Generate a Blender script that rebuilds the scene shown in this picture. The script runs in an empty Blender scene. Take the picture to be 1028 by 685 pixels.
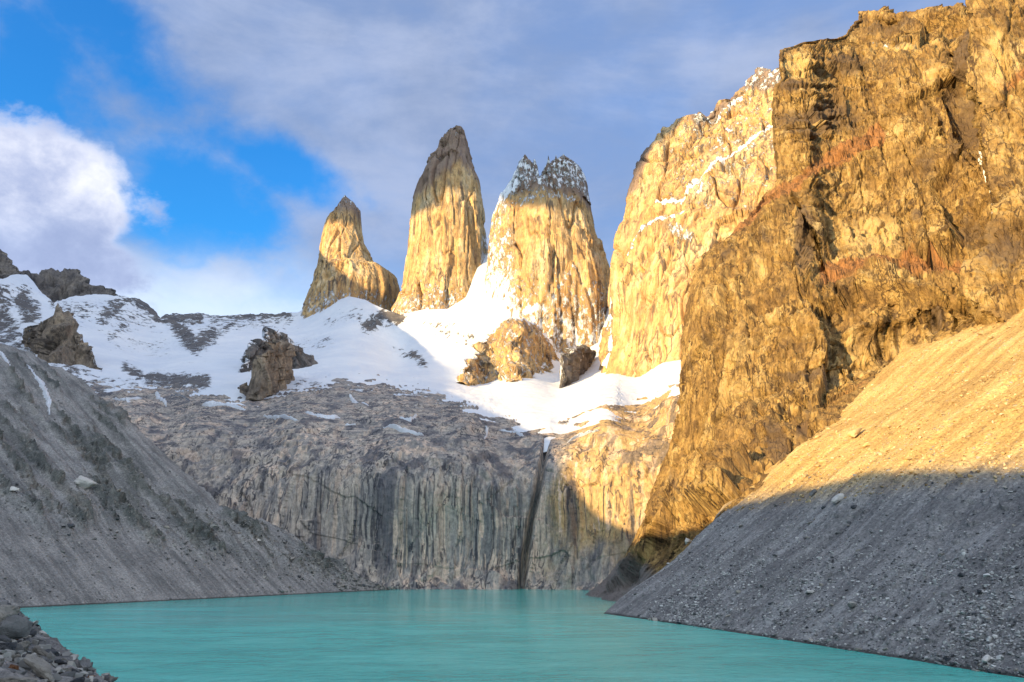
import bpy, bmesh, math, random
import numpy as np
from mathutils import Vector, Matrix

random.seed(7)
RNG = np.random.RandomState(11)
scene = bpy.context.scene
COL = scene.collection
R_ = math.radians

# ------------------------------------------------------------------ camera
TH = R_(15.5)
F = 800.0                       # focal length in photo pixels (photo is 1028 wide)
CAM = np.array([0.0, 0.0, 25.0])
cam_d = bpy.data.cameras.new('camera')
cam_d.sensor_width = 36.0
cam_d.lens = 36.0 * F / 1028.0
cam_d.clip_start = 0.1
cam_d.clip_end = 60000.0
cam = bpy.data.objects.new('camera', cam_d)
COL.objects.link(cam)
cam.location = CAM
cam.rotation_euler = (R_(90) + TH, 0, 0)
scene.camera = cam

# ------------------------------------------------------------------ light
SUN_AZ, SUN_EL = 52.0, 12.0      # degrees to the left of straight behind, elevation
SUN_STRENGTH = 4.7
SUN_COL = (1.0, 0.70, 0.32)
SKY_STRENGTH = 0.15
EXPOSURE = 1.0
a_, e_ = R_(SUN_AZ), R_(SUN_EL)
SH = np.array([-math.sin(a_), -math.cos(a_)])            # horizontal direction towards the sun
NH = np.array([math.cos(a_), -math.sin(a_)])
TE = math.tan(e_)
sun_d = bpy.data.lights.new('sun', 'SUN')
sun_d.energy = SUN_STRENGTH
sun_d.angle = R_(0.45)
sun_d.color = SUN_COL
sun = bpy.data.objects.new('sun', sun_d)
COL.objects.link(sun)
to_sun = Vector((SH[0] * math.cos(e_), SH[1] * math.cos(e_), math.sin(e_)))
sun.rotation_euler = to_sun.to_track_quat('Z', 'Y').to_euler()
sun.location = (-400, -400, 300)

scene.view_settings.view_transform = 'Standard'
scene.view_settings.look = 'None'
scene.view_settings.exposure = EXPOSURE
scene.view_settings.gamma = 1.0
scene.view_settings.use_curve_mapping = False


class NT:
    """small helper round a node tree"""
    def __init__(s, tree):
        s.t = tree
        s.n = tree.nodes
        s.l = tree.links

    def new(s, typ, **kw):
        n = s.n.new(typ)
        for k, v in kw.items():
            setattr(n, k, v)
        return n

    def put(s, sock, v):
        if v is None:
            return
        if isinstance(v, bpy.types.NodeSocket):
            s.l.new(v, sock)
        else:
            if isinstance(v, (tuple, list)) and len(v) == 3 and sock.type == 'RGBA':
                v = (*v, 1.0)
            sock.default_value = v

    def math(s, op, a, b=None, c=None, clamp=False):
        n = s.new('ShaderNodeMath', operation=op, use_clamp=clamp)
        s.put(n.inputs[0], a)
        s.put(n.inputs[1], b)
        s.put(n.inputs[2], c)
        return n.outputs[0]

    def vmath(s, op, a, b=None):
        n = s.new('ShaderNodeVectorMath', operation=op)
        s.put(n.inputs[0], a)
        s.put(n.inputs[1], b)
        return n.outputs[0]

    def mix(s, fac, a, b, blend='MIX'):
        n = s.new('ShaderNodeMix', data_type='RGBA', blend_type=blend)
        s.put(n.inputs[0], fac)
        s.put(n.inputs[6], a)
        s.put(n.inputs[7], b)
        return n.outputs[2]

    def smooth(s, v, lo, hi, a=0.0, b=1.0):
        n = s.new('ShaderNodeMapRange', interpolation_type='SMOOTHSTEP')
        s.put(n.inputs[0], v)
        for i, x in enumerate((lo, hi, a, b)):
            s.put(n.inputs[i + 1], x)
        return n.outputs[0]

    def noise(s, vec, scale, detail=4, rough=0.55, dist=0.0, typ='FBM', col=False):
        n = s.new('ShaderNodeTexNoise')
        n.noise_type = typ
        s.put(n.inputs['Vector'], vec)
        s.put(n.inputs['Scale'], scale)
        s.put(n.inputs['Detail'], detail)
        s.put(n.inputs['Roughness'], rough)
        s.put(n.inputs['Distortion'], dist)
        return n.outputs['Color' if col else 'Fac']

    def voro(s, vec, scale, feature='F1', out='Distance', rand=1.0):
        n = s.new('ShaderNodeTexVoronoi', feature=feature)
        s.put(n.inputs['Vector'], vec)
        s.put(n.inputs['Scale'], scale)
        s.put(n.inputs['Randomness'], rand)
        return n.outputs[out]

    def mapping(s, vec, scale=(1, 1, 1), rot=(0, 0, 0), loc=(0, 0, 0)):
        n = s.new('ShaderNodeMapping')
        s.put(n.inputs[0], vec)
        n.inputs['Scale'].default_value = scale
        n.inputs['Rotation'].default_value = rot
        n.inputs['Location'].default_value = loc
        return n.outputs[0]

    def attr(s, name, out='Fac'):
        return s.new('ShaderNodeAttribute', attribute_name=name).outputs[out]

    def ramp(s, fac, stops, interp='LINEAR'):
        n = s.new('ShaderNodeValToRGB')
        n.color_ramp.interpolation = interp
        e = n.color_ramp.elements
        while len(e) < len(stops):
            e.new(0.5)
        for el, (p, c) in zip(e, stops):
            el.position = p
            el.color = (*c, 1.0)
        s.put(n.inputs[0], fac)
        return n.outputs[0]


# ------------------------------------------------------------------ unprojecting photo points
CT, ST = math.cos(TH), math.sin(TH)


def rays(px, py):
    cx = (np.asarray(px, float) - 514.0) / F
    cy = (342.5 - np.asarray(py, float)) / F
    return np.stack([cx, CT - cy * ST, ST + cy * CT], -1)


def unp(px, py, Y):
    d = rays(px, py)
    return CAM + d * (np.asarray(Y, float) / d[..., 1])[..., None]


def shore(px, py, z=0.0):
    d = rays(px, py)
    return CAM + d * ((z - CAM[2]) / d[..., 2])[..., None]


# ------------------------------------------------------------------ world: blue evening sky with cloud
def px_azel(px, py):
    d = rays(px, py)
    d = d / np.linalg.norm(d)
    return math.atan2(d[0], d[1]), math.asin(d[2])


def build_world():
    w = bpy.data.worlds.new('World')
    scene.world = w
    w.use_nodes = True
    T = NT(w.node_tree)
    T.n.clear()
    out = T.new('ShaderNodeOutputWorld')
    bg = T.new('ShaderNodeBackground')
    T.l.new(bg.outputs[0], out.inputs[0])
    sky = T.new('ShaderNodeTexSky', sky_type='NISHITA', sun_disc=False)
    sky.sun_elevation = e_
    sky.sun_rotation = math.atan2(SH[0], SH[1])
    sky.air_density = 1.0
    sky.dust_density = 0.4
    sky.ozone_density = 2.0
    hs = T.new('ShaderNodeHueSaturation')
    hs.inputs['Saturation'].default_value = 1.30
    hs.inputs['Hue'].default_value = 0.515
    hs.inputs['Value'].default_value = 1.0
    T.l.new(sky.outputs[0], hs.inputs['Color'])
    base = T.mix(1.0, hs.outputs[0], (0.34, 1.08, 1.25), 'MULTIPLY')
    co = T.new('ShaderNodeTexCoord').outputs['Generated']
    sep = T.new('ShaderNodeSeparateXYZ')
    T.l.new(co, sep.inputs[0])
    az = T.math('ARCTAN2', sep.outputs[0], sep.outputs[1])
    el = T.math('ARCSINE', sep.outputs[2])
    n1 = T.noise(T.mapping(co, (1, 1, 1.6)), 5.0, 8, 0.55, 0.25)
    n2 = T.noise(T.mapping(co, (1, 1, 1.3), loc=(3, 1, 2)), 13.0, 7, 0.6, 0.1)
    n3 = T.noise(T.mapping(co, (0.6, 0.6, 1.8), rot=(0.2, 0.5, 0.3), loc=(7, 3, 1)), 4.0, 8, 0.6, 0.6)

    def blob(px, py, rx, ry, rot=0.0):
        A, E = px_azel(px, py)
        dx = T.math('SUBTRACT', az, A)
        dy = T.math('SUBTRACT', el, E)
        c, s_ = math.cos(rot), math.sin(rot)
        ux = T.math('ADD', T.math('MULTIPLY', dx, c / (rx / F)), T.math('MULTIPLY', dy, s_ / (rx / F)))
        uy = T.math('SUBTRACT', T.math('MULTIPLY', dy, c / (ry / F)), T.math('MULTIPLY', dx, s_ / (ry / F)))
        return T.math('SQRT', T.math('ADD', T.math('MULTIPLY', ux, ux), T.math('MULTIPLY', uy, uy)))

    # thin veil nearly everywhere, opened by gaps of clear blue
    veil = T.smooth(T.math('ADD', T.math('MULTIPLY', n1, 0.7), T.math('MULTIPLY', n3, 0.6)), 0.45, 0.85)
    veil = T.math('ADD', T.math('MULTIPLY', veil, 0.30), 0.68, clamp=True)
    gaps = None
    for b in ((0, 75, 125, 100, 0.4), (190, 208, 100, 74, 0.1), (100, 25, 130, 46, -0.5), (280, 165, 110, 32, -0.3)):
        g = T.math('ADD', blob(*b), T.math('ADD', T.math('MULTIPLY', T.math('SUBTRACT', n1, 0.5), 2.0), T.math('MULTIPLY', T.math('SUBTRACT', n2, 0.5), 1.4)))
        g = T.smooth(g, 0.25, 1.25, 1.0, 0.0)
        gaps = g if gaps is None else T.math('MAXIMUM', gaps, g)
    veil = T.math('MULTIPLY', veil, T.math('SUBTRACT', 1.0, T.math('MULTIPLY', gaps, 0.97)))
    K = 1.0 / SKY_STRENGTH
    lit = T.smooth(T.math('ADD', T.math('MULTIPLY', n3, 0.7), T.math('MULTIPLY', n2, 0.3)), 0.40, 0.66)
    grey = tuple(c * K for c in (0.150, 0.197, 0.31))
    pale = tuple(c * K for c in (0.225, 0.27, 0.385))
    veil_c = T.mix(lit, grey, pale)
    # paler towards the horizon left of the towers
    low = T.smooth(T.math('ADD', blob(230, 330, 260, 85, 0.0), T.math('MULTIPLY', T.math('SUBTRACT', n2, 0.5), 0.6)), 0.2, 1.15, 1.0, 0.0)
    white = tuple(c * K for c in (0.41, 0.48, 0.59))
    veil_c = T.mix(low, veil_c, white)
    veil = T.math('MAXIMUM', veil, T.math('MULTIPLY', low, 0.9))
    col = T.mix(veil, base, veil_c)
    # the cumulus on the left
    cum = None
    for b in ((20, 190, 110, 62, 0), (60, 175, 72, 40, 0), (85, 210, 48, 60, 0), (-40, 250, 170, 70, 0), (60, 262, 95, 40, 0), (-120, 180, 150, 80, 0)):
        g = blob(*b)
        cum = g if cum is None else T.math('MINIMUM', cum, g)
    cn = T.math('ADD', T.math('MULTIPLY', T.math('SUBTRACT', n2, 0.5), 1.5), T.math('MULTIPLY', T.math('SUBTRACT', n1, 0.5), 0.5))
    cd = T.math('ADD', cum, cn)
    cmask = T.smooth(cd, 0.66, 1.04, 1.0, 0.0)
    A0, E0 = px_azel(60, 165)
    hgt = T.smooth(T.math('ADD', el, T.math('MULTIPLY', T.math('SUBTRACT', n2, 0.5), 0.10)), E0 - 0.10, E0 + 0.01)
    cbody = T.smooth(n2, 0.3, 0.7)
    shade = T.mix(cbody, tuple(c * K for c in (0.19, 0.235, 0.37)), tuple(c * K for c in (0.27, 0.32, 0.46)))
    bright = T.mix(cbody, tuple(c * K for c in (0.26, 0.30, 0.43)), tuple(c * K for c in (0.52, 0.53, 0.58)))
    ccol = T.mix(hgt, shade, bright)
    col = T.mix(cmask, col, ccol)
    # sky behind the viewpoint is brightened: fill light added for the shaded faces
    east = T.smooth(T.math('ADD', sep.outputs[1], T.math('MULTIPLY', T.math('SUBTRACT', n1, 0.5), 0.7)), 0.15, -0.55)
    up = T.smooth(sep.outputs[2], 0.0, 0.45)
    fill_col = T.mix(n3, tuple(c * K for c in (0.45, 0.53, 0.65)), tuple(c * K for c in (0.84, 0.90, 0.98)))
    col = T.mix(T.math('MULTIPLY', east, up), col, fill_col)
    T.l.new(col, bg.inputs[0])
    bg.inputs[1].default_value = SKY_STRENGTH
    w.cycles.sampling_method = 'MANUAL'
    w.cycles.sample_map_resolution = 512


build_world()

# ------------------------------------------------------------------ noise
_p = np.random.RandomState(5).permutation(256)
PERM = np.concatenate([_p, _p]).astype(np.int32)
_g = np.array([[1, 1, 0], [-1, 1, 0], [1, -1, 0], [-1, -1, 0], [1, 0, 1], [-1, 0, 1], [1, 0, -1], [-1, 0, -1],
               [0, 1, 1], [0, -1, 1], [0, 1, -1], [0, -1, -1], [1, 1, 0], [-1, 1, 0], [0, -1, 1], [0, -1, -1]], np.float32)


def perlin(p):
    p = np.asarray(p, np.float32)
    i = np.floor(p)
    f = p - i
    i = i.astype(np.int32) & 255
    u = f * f * f * (f * (f * 6 - 15) + 10)
    x, y, z = f[:, 0], f[:, 1], f[:, 2]
    res = 0
    for dx in (0, 1):
        hx = PERM[(i[:, 0] + dx) & 255]
        wx = u[:, 0] if dx else 1 - u[:, 0]
        for dy in (0, 1):
            hy = PERM[hx + ((i[:, 1] + dy) & 255)]
            wy = wx * (u[:, 1] if dy else 1 - u[:, 1])
            for dz in (0, 1):
                g = _g[PERM[hy + ((i[:, 2] + dz) & 255)] & 15]
                wz = wy * (u[:, 2] if dz else 1 - u[:, 2])
                res = res + wz * (g[:, 0] * (x - dx) + g[:, 1] * (y - dy) + g[:, 2] * (z - dz))
    return res


def fbm(P, size, octs=4, gain=0.5, ridge=False, seed=0.0):
    """size: wavelength in metres, a number or (x,y,z); result about -1..1 (ridge: 0..1, crests at 1)"""
    s = np.asarray(P, np.float32).reshape(-1, 3) / np.asarray(size, np.float32) + np.float32(seed * 17.31 + 0.37)
    a, tot, out = 1.0, 0.0, 0
    for k in range(octs):
        n = perlin(s)
        if ridge:
            n = 1 - np.abs(n) * 2
        out = out + a * n
        tot += a
        a *= gain
        s = s * np.float32(2.03) + np.float32(11.7)
    return (out / tot).reshape(np.asarray(P).shape[:-1])


def _hash01(ix, iy, iz, k):
    return PERM[PERM[PERM[(ix + 31 * k) & 255] + (iy & 255)] + (iz & 255)].astype(np.float32) / 255.0


def blocks(P, size, tilt=1.0, seed=0):
    """fractured rock: every cell of a jittered lattice stands in or out (-1..1) and is tilted a little"""
    shp = np.asarray(P).shape[:-1]
    s = np.asarray(P, np.float32).reshape(-1, 3) / np.asarray(size, np.float32) + np.float32(seed * 7.77 + 0.21)
    b = np.floor(s - 0.5).astype(np.int32)
    best = np.full(len(s), 9e9, np.float32)
    val = np.zeros(len(s), np.float32)
    for dx in (0, 1):
        for dy in (0, 1):
            for dz in (0, 1):
                ix, iy, iz = b[:, 0] + dx, b[:, 1] + dy, b[:, 2] + dz
                vx = s[:, 0] - ix - 0.5 - (_hash01(ix, iy, iz, 1) - 0.5) * 0.85
                vy = s[:, 1] - iy - 0.5 - (_hash01(ix, iy, iz, 2) - 0.5) * 0.85
                vz = s[:, 2] - iz - 0.5 - (_hash01(ix, iy, iz, 3) - 0.5) * 0.85
                d = vx * vx + vy * vy + vz * vz
                v = (_hash01(ix, iy, iz, 4) - 0.5) * 2 + tilt * ((_hash01(ix, iy, iz, 5) - 0.5) * vx + (_hash01(ix, iy, iz, 6) - 0.5) * vy + (_hash01(ix, iy, iz, 7) - 0.5) * vz) * 2
                m = d < best
                best = np.where(m, d, best)
                val = np.where(m, v, val)
    return val.reshape(shp)


def joints(P, size, width=0.06, seed=0):
    """thin cracks (1 in the crack)"""
    n = fbm(P, size, 2, 0.4, seed=seed)
    return np.exp(-(n / width) ** 2)


def sst(v, lo, hi):
    t = np.clip((v - lo) / (hi - lo), 0, 1)
    return t * t * (3 - 2 * t)


def poly_d(px, py, pts):
    """distance in photo pixels to a polyline, and the sign of the side (positive below)"""
    best = np.full(np.shape(px), 1e9)
    for (x0, y0), (x1, y1) in zip(pts[:-1], pts[1:]):
        dx, dy = x1 - x0, y1 - y0
        t = np.clip(((px - x0) * dx + (py - y0) * dy) / (dx * dx + dy * dy + 1e-9), 0, 1)
        best = np.minimum(best, np.hypot(px - x0 - t * dx, py - y0 - t * dy))
    return best


def line(pts):
    a = np.array(sorted(pts), float)
    return lambda v: np.interp(v, a[:, 0], a[:, 1])


class RBF:
    """log-distance interpolated through control points (photo x, photo y, distance)"""
    def __init__(s, pts, c=0.25):
        a = np.array(pts, float)
        s.x = a[:, :2] / 100.0
        s.c = c
        n = len(a)
        K = np.sqrt(((s.x[:, None] - s.x[None]) ** 2).sum(-1) + c * c)
        A = np.zeros((n + 3, n + 3))
        A[:n, :n] = K
        A[:n, n] = 1
        A[:n, n + 1:] = s.x
        A[n, :n] = 1
        A[n + 1:, :n] = s.x.T
        s.w = np.linalg.solve(A, np.concatenate([np.log(a[:, 2]), [0, 0, 0]]))

    def __call__(s, px, py):
        q = np.stack([np.asarray(px, float), np.asarray(py, float)], -1) / 100.0
        r = s.w[-3] + q @ s.w[-2:]
        for xi, wi in zip(s.x, s.w):
            r = r + wi * np.sqrt(((q - xi) ** 2).sum(-1) + s.c ** 2)
        return np.exp(r)


# ------------------------------------------------------------------ mesh making
def mesh_from(name, verts, quads, mat=None, attrs=None, parent=None, smooth=True):
    verts = np.ascontiguousarray(verts, np.float32).reshape(-1, 3)
    quads = np.ascontiguousarray(quads, np.int32)
    k = quads.shape[1]
    me = bpy.data.meshes.new(name)
    me.vertices.add(len(verts))
    me.vertices.foreach_set('co', verts.ravel())
    me.loops.add(quads.size)
    me.loops.foreach_set('vertex_index', quads.ravel())
    me.polygons.add(len(quads))
    me.polygons.foreach_set('loop_start', np.arange(0, quads.size, k, dtype=np.int32))
    me.polygons.foreach_set('loop_total', np.full(len(quads), k, np.int32))
    me.update(calc_edges=True)
    me.polygons.foreach_set('use_smooth', np.full(len(quads), smooth, bool))
    for an, av in (attrs or {}).items():
        at = me.attributes.new(an, 'FLOAT', 'POINT')
        at.data.foreach_set('value', np.ascontiguousarray(av, np.float32).ravel())
    me.validate()
    o = bpy.data.objects.new(name, me)
    COL.objects.link(o)
    if mat:
        me.materials.append(mat)
    if parent:
        o.parent = parent
    return o


def grid_quads(r, c, wrap=False, off=0):
    i = np.arange(r * c).reshape(r, c)
    if wrap:
        i = np.concatenate([i, i[:, :1]], 1)
    return np.stack([i[:-1, :-1], i[1:, :-1], i[1:, 1:], i[:-1, 1:]], -1).reshape(-1, 4) + off


def blur(P, r, times=2):
    for ax in (0, 1):
        for _ in range(times):
            k = min(r, (P.shape[ax] - 1) // 2)
            if k < 1:
                continue
            pw = [(0, 0)] * 3
            pw[ax] = (k + 1, k)
            c = np.cumsum(np.pad(P, pw, mode='edge'), axis=ax)
            n = P.shape[ax]
            hi = np.take(c, np.arange(2 * k + 1, 2 * k + 1 + n), axis=ax)
            lo = np.take(c, np.arange(0, n), axis=ax)
            P = (hi - lo) / (2 * k + 1)
    return P


def grid_normals(P):
    du = np.gradient(P, axis=1)
    dv = np.gradient(P, axis=0)
    n = np.cross(du, dv)
    n /= np.linalg.norm(n, axis=-1, keepdims=True) + 1e-9
    s = np.sign(((CAM - P) * n).sum(-1, keepdims=True))
    # one orientation for the whole sheet
    return n * (1 if np.median(s) > 0 else -1)


def tag(o, label=None, cat=None, group=None, kind=None):
    if label:
        o['label'] = label
    if cat:
        o['category'] = cat
    if group:
        o['group'] = group
    if kind:
        o['kind'] = kind
    return o


def away(P):
    d = P[..., :2] - CAM[:2]
    d = d / np.linalg.norm(d, axis=-1, keepdims=True)
    return np.concatenate([d, np.zeros_like(d[..., :1])], -1)


class Relief:
    """a sheet of land: photo-space grid given distances, displaced in metres along its own normal, carried on
    round the back of its crest and its free sides"""
    def __init__(s, px, py, depth):
        s.px, s.py = px, py
        s.P = unp(px, py, depth)

    @staticmethod
    def columns(x0, x1, top, bot, step=1.5, rows=200, power=1.0):
        # fine inside the view, coarser where the land runs on beyond it
        a, b = max(x0, -16), min(x1, 1046)
        xs = np.arange(a, b + step, step)
        if x0 < a:
            xs = np.concatenate([np.arange(x0, a - 1, 5.0), xs])
        if x1 > b:
            xs = np.concatenate([xs, np.arange(xs[-1] + 5, x1, 5.0)])
        t = np.linspace(0, 1, rows) ** power
        py = top(xs)[None] * (1 - t[:, None]) + bot(xs)[None] * t[:, None]
        return np.broadcast_to(xs[None], py.shape).copy(), py

    @staticmethod
    def rows(y0, y1, left, right, step=1.5, cols=200, power=1.0):
        ys = np.arange(y0, y1 + step, step)
        t = np.linspace(0, 1, cols) ** power
        px = left(ys)[:, None] * (1 - t[None]) + right(ys)[:, None] * t[None]
        return px, np.broadcast_to(ys[:, None], px.shape).copy()

    def pad(s, top=0, drop=1.0, left=0, right=0, n=10):
        ts = (np.linspace(0, 1, n + 1)[1:] ** 1.7)[::-1]
        if left:
            e = s.P[:, :1]
            ext = np.concatenate([e + away(e) * left * t + np.array([0, 0, -0.15 * left * t]) for t in ts], 1)
            s.P = np.concatenate([ext, s.P], 1)
            s.px = np.concatenate([np.repeat(s.px[:, :1], n, 1), s.px], 1)
            s.py = np.concatenate([np.repeat(s.py[:, :1], n, 1), s.py], 1)
        if right:
            e = s.P[:, -1:]
            ext = np.concatenate([e + away(e) * right * t + np.array([0, 0, -0.15 * right * t]) for t in ts[::-1]], 1)
            s.P = np.concatenate([s.P, ext], 1)
            s.px = np.concatenate([s.px, np.repeat(s.px[:, -1:], n, 1)], 1)
            s.py = np.concatenate([s.py, np.repeat(s.py[:, -1:], n, 1)], 1)
        if top:
            e = s.P[:1]
            ext = np.concatenate([e + away(e) * top * t + np.array([0, 0, -drop * top * t]) for t in ts], 0)
            s.P = np.concatenate([ext, s.P], 0)
            s.px = np.concatenate([np.repeat(s.px[:1], n, 0), s.px], 0)
            s.py = np.concatenate([np.repeat(s.py[:1], n, 0), s.py], 0)
        return s

    def displace(s, fn, soft=9):
        # normals of a softened copy: steep steps keep their edge instead of tearing
        nrm = grid_normals(blur(s.P, soft))
        s.nrm = nrm
        s.P = s.P + nrm * fn(s.P, s.px, s.py)[..., None]
        return s

    def build(s, name, mat, attrs=None):
        r, c = s.P.shape[:2]
        s.o = mesh_from(name, s.P, grid_quads(r, c), mat, attrs)
        return s.o


# ------------------------------------------------------------------ materials
def new_mat(name):
    m = bpy.data.materials.new(name)
    m.use_nodes = True
    T = NT(m.node_tree)
    T.n.clear()
    out = T.new('ShaderNodeOutputMaterial')
    b = T.new('ShaderNodeBsdfPrincipled')
    T.l.new(b.outputs[0], out.inputs[0])
    return m, T, b


def bump(T, h, dist, strength=1.0, normal=None):
    n = T.new('ShaderNodeBump')
    n.inputs['Strength'].default_value = strength
    n.inputs['Distance'].default_value = dist
    T.put(n.inputs['Height'], h)
    if normal is not None:
        T.l.new(normal, n.inputs['Normal'])
    return n.outputs[0]


SNOW_C = (0.80, 0.83, 0.88)


def snow_layer(T, col, pos, size, amount):
    """snow lying where the 'snow' attribute and a noise agree"""
    n = T.noise(T.mapping(pos, (1, 1, 0.45)), 1.0 / size, 6, 0.68, 0.3)
    s = T.math('ADD', T.attr('snow'), T.math('MULTIPLY', T.math('SUBTRACT', n, 0.5), 1.5))
    f = T.smooth(s, 0.46, 0.56)
    f = T.math('MULTIPLY', f, amount)
    return T.mix(f, col, SNOW_C), f


def rock_mat(name, stops, streak=(14.0, 160.0), patch=60.0, grain=4.0, dark=(0.06, 0.05, 0.045), dark_amt=0.55,
             cap=None, snow=0.0, bump_d=1.5, tint=None, vert=0.3, mottle=0.0, bands=0.0, band_c=(0.45, 0.41, 0.35), lines=0.0, ssize=9.0, grey=None, broad=0.0, stw=0.5, slab=False, vl=None, pale=None, zone=1.0):
    m, T, b = new_mat(name)
    pos = T.new('ShaderNodeNewGeometry').outputs['Position']
    warp = T.vmath('ADD', pos, T.vmath('MULTIPLY', T.vmath('SUBTRACT', T.noise(pos, 1 / 50.0, 2, 0.5, col=True), (0.5, 0.5, 0.5)), (9, 9, 7)))
    w, h = streak
    st = T.noise(T.mapping(warp, (1 / w, 1 / w, 1 / h)), 1.0, 6, 0.68)
    pa = T.noise(warp, 1 / patch, 7, 0.66, 0.5)
    if slab:
        s2 = T.noise(T.mapping(warp, (1 / 34, 1 / 30, 1 / 3.2)), 1.0, 6, 0.68)
        st = T.math('ADD', T.math('MULTIPLY', st, T.math('SUBTRACT', 1.0, T.attr('slab'))), T.math('MULTIPLY', s2, T.attr('slab')))
    v = T.math('ADD', T.math('MULTIPLY', st, stw), T.math('MULTIPLY', pa, 1 - stw))
    v = T.smooth(v, 0.34, 0.66)
    col = T.ramp(v, stops)
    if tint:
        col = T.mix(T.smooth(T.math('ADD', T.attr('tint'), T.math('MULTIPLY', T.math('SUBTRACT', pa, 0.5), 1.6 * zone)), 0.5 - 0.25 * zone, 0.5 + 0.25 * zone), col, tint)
    if bands:
        bn = T.noise(T.mapping(warp, (1 / (w * 0.8), 1 / (w * 0.8), 1 / (h * 1.3)), loc=(2, 8, 5)), 1.0, 4, 0.6)
        bm = T.noise(warp, 1 / (patch * 1.3), 4, 0.6)
        b2 = T.noise(T.mapping(warp, (1 / (w * 2.2), 1 / (w * 2.2), 1 / (h * 1.6)), loc=(12, 3, 1)), 1.0, 4, 0.6)
        col = T.mix(T.math('MULTIPLY', T.smooth(b2, 0.55, 0.61), bands * 0.75), col, tuple(0.8 * c for c in band_c))
        col = T.mix(T.math('MULTIPLY', T.math('MULTIPLY', T.smooth(bn, 0.53, 0.58), T.smooth(bm, 0.45, 0.60)), bands), col, band_c)
    # dark water and lichen streaks that run down the rock
    ds = T.noise(T.mapping(warp, (1 / (w * 0.45), 1 / (w * 0.45), 1 / (h * 0.8)), loc=(9, 4, 2)), 1.0, 5, 0.66)
    dm = T.noise(warp, 1 / (patch * 1.6), 4, 0.6)
    df = T.math('MULTIPLY', T.smooth(ds, 0.52, 0.62), T.smooth(dm, 0.42, 0.58))
    col = T.mix(T.math('MULTIPLY', df, dark_amt), col, dark)
    if broad:
        bd = T.noise(T.mapping(warp, (1 / (w * 2.6), 1 / (w * 2.6), 1 / (h * 2)), loc=(5, 1, 8)), 1.0, 4, 0.6)
        col = T.mix(T.math('MULTIPLY', T.smooth(bd, 0.50, 0.60), broad), col, tuple(1.7 * c for c in dark))
    if vl:
        vn = T.noise(T.mapping(warp, (1 / vl[0], 1 / vl[0], 1 / vl[1]), loc=(6, 2, 9)), 1.0, 3, 0.55)
        vm = T.smooth(T.noise(pos, 1 / patch, 3, 0.5), 0.40, 0.56)
        vf = T.smooth(T.math('ABSOLUTE', T.math('SUBTRACT', vn, 0.5)), 0.004, 0.022, 1.0, 0.0)
        col = T.mix(T.math('MULTIPLY', T.math('MULTIPLY', vf, vm), vl[2]), col, dark)
    if mottle:  # dark flecks: mineral spots and small shadows put into the colour
        mo = T.noise(T.mapping(warp, (1, 1, 0.4)), 1 / (grain * 2.6), 6, 0.72, 0.4)
        mp = T.noise(warp, 1 / (patch * 0.9), 4, 0.6)
        col = T.mix(T.math('MULTIPLY', T.math('MULTIPLY', T.smooth(mo, 0.50, 0.60), T.smooth(mp, 0.36, 0.56)), mottle), col, dark)
    if lines:
        ln = T.noise(T.mapping(warp, (1, 1, 1.5)), 1 / (patch * 1.2), 3, 0.5, 0.6)
        lm = T.smooth(T.noise(pos, 1 / patch, 2, 0.5), 0.42, 0.56)
        lf = T.smooth(T.math('ABSOLUTE', T.math('SUBTRACT', ln, 0.5)), 0.002, 0.010, 1.0, 0.0)
        col = T.mix(T.math('MULTIPLY', T.math('MULTIPLY', lf, lm), lines), col, dark)
    g = T.noise(T.mapping(pos, (1, 1, 0.6)), 1 / grain, 6, 0.78)
    col = T.mix(1.0, col, T.ramp(g, ((0.30, (0.52, 0.52, 0.53)), (0.5, (1.0, 1.0, 1.0)), (0.72, (1.42, 1.40, 1.36)))), 'MULTIPLY')
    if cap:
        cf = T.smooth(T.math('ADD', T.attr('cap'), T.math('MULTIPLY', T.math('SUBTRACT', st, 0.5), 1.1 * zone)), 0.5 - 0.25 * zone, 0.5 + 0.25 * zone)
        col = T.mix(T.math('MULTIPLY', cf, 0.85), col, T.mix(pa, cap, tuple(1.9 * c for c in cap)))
    if pale:
        pf = T.smooth(T.math('ADD', T.attr('pale'), T.math('MULTIPLY', T.math('SUBTRACT', pa, 0.5), 1.4 * zone)), 0.5 - 0.25 * zone, 0.5 + 0.25 * zone)
        col = T.mix(T.math('MULTIPLY', pf, 0.72), col, pale)
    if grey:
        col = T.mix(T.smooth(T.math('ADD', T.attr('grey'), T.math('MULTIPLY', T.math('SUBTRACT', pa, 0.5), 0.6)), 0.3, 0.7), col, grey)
    sf = None
    if snow:
        n = T.noise(T.mapping(pos, (1, 1, 0.5)), 1.0 / ssize, 9, 0.78, 0.25)
        q = T.math('ADD', T.attr('snow'), T.math('MULTIPLY', T.math('SUBTRACT', n, 0.5), 2.0))
        sf = T.math('MULTIPLY', T.smooth(q, 0.46, 0.60), snow)
        col = T.mix(sf, col, SNOW_C)
    T.put(b.inputs['Base Color'], col)
    b.inputs['Roughness'].default_value = 0.9
    b.inputs['Specular IOR Level'].default_value = 0.12
    bh = T.noise(T.mapping(warp, (1, 1, vert)), 1 / (grain * 2.0), 9, 0.70)
    cn = T.noise(T.mapping(warp, (1, 1, vert * 0.35), loc=(4, 4, 4)), 1 / (grain * 3.2), 3, 0.5)
    cr = T.smooth(T.math('ABSOLUTE', T.math('SUBTRACT', cn, 0.5)), 0.0, 0.035)
    bh = T.math('ADD', bh, T.math('MULTIPLY', cr, 0.22))
    if sf is not None:
        bh = T.math('MULTIPLY', bh, T.math('SUBTRACT', 1.0, T.math('MULTIPLY', sf, 0.7)))
    T.put(b.inputs['Normal'], bump(T, bh, bump_d))
    return m


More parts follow.
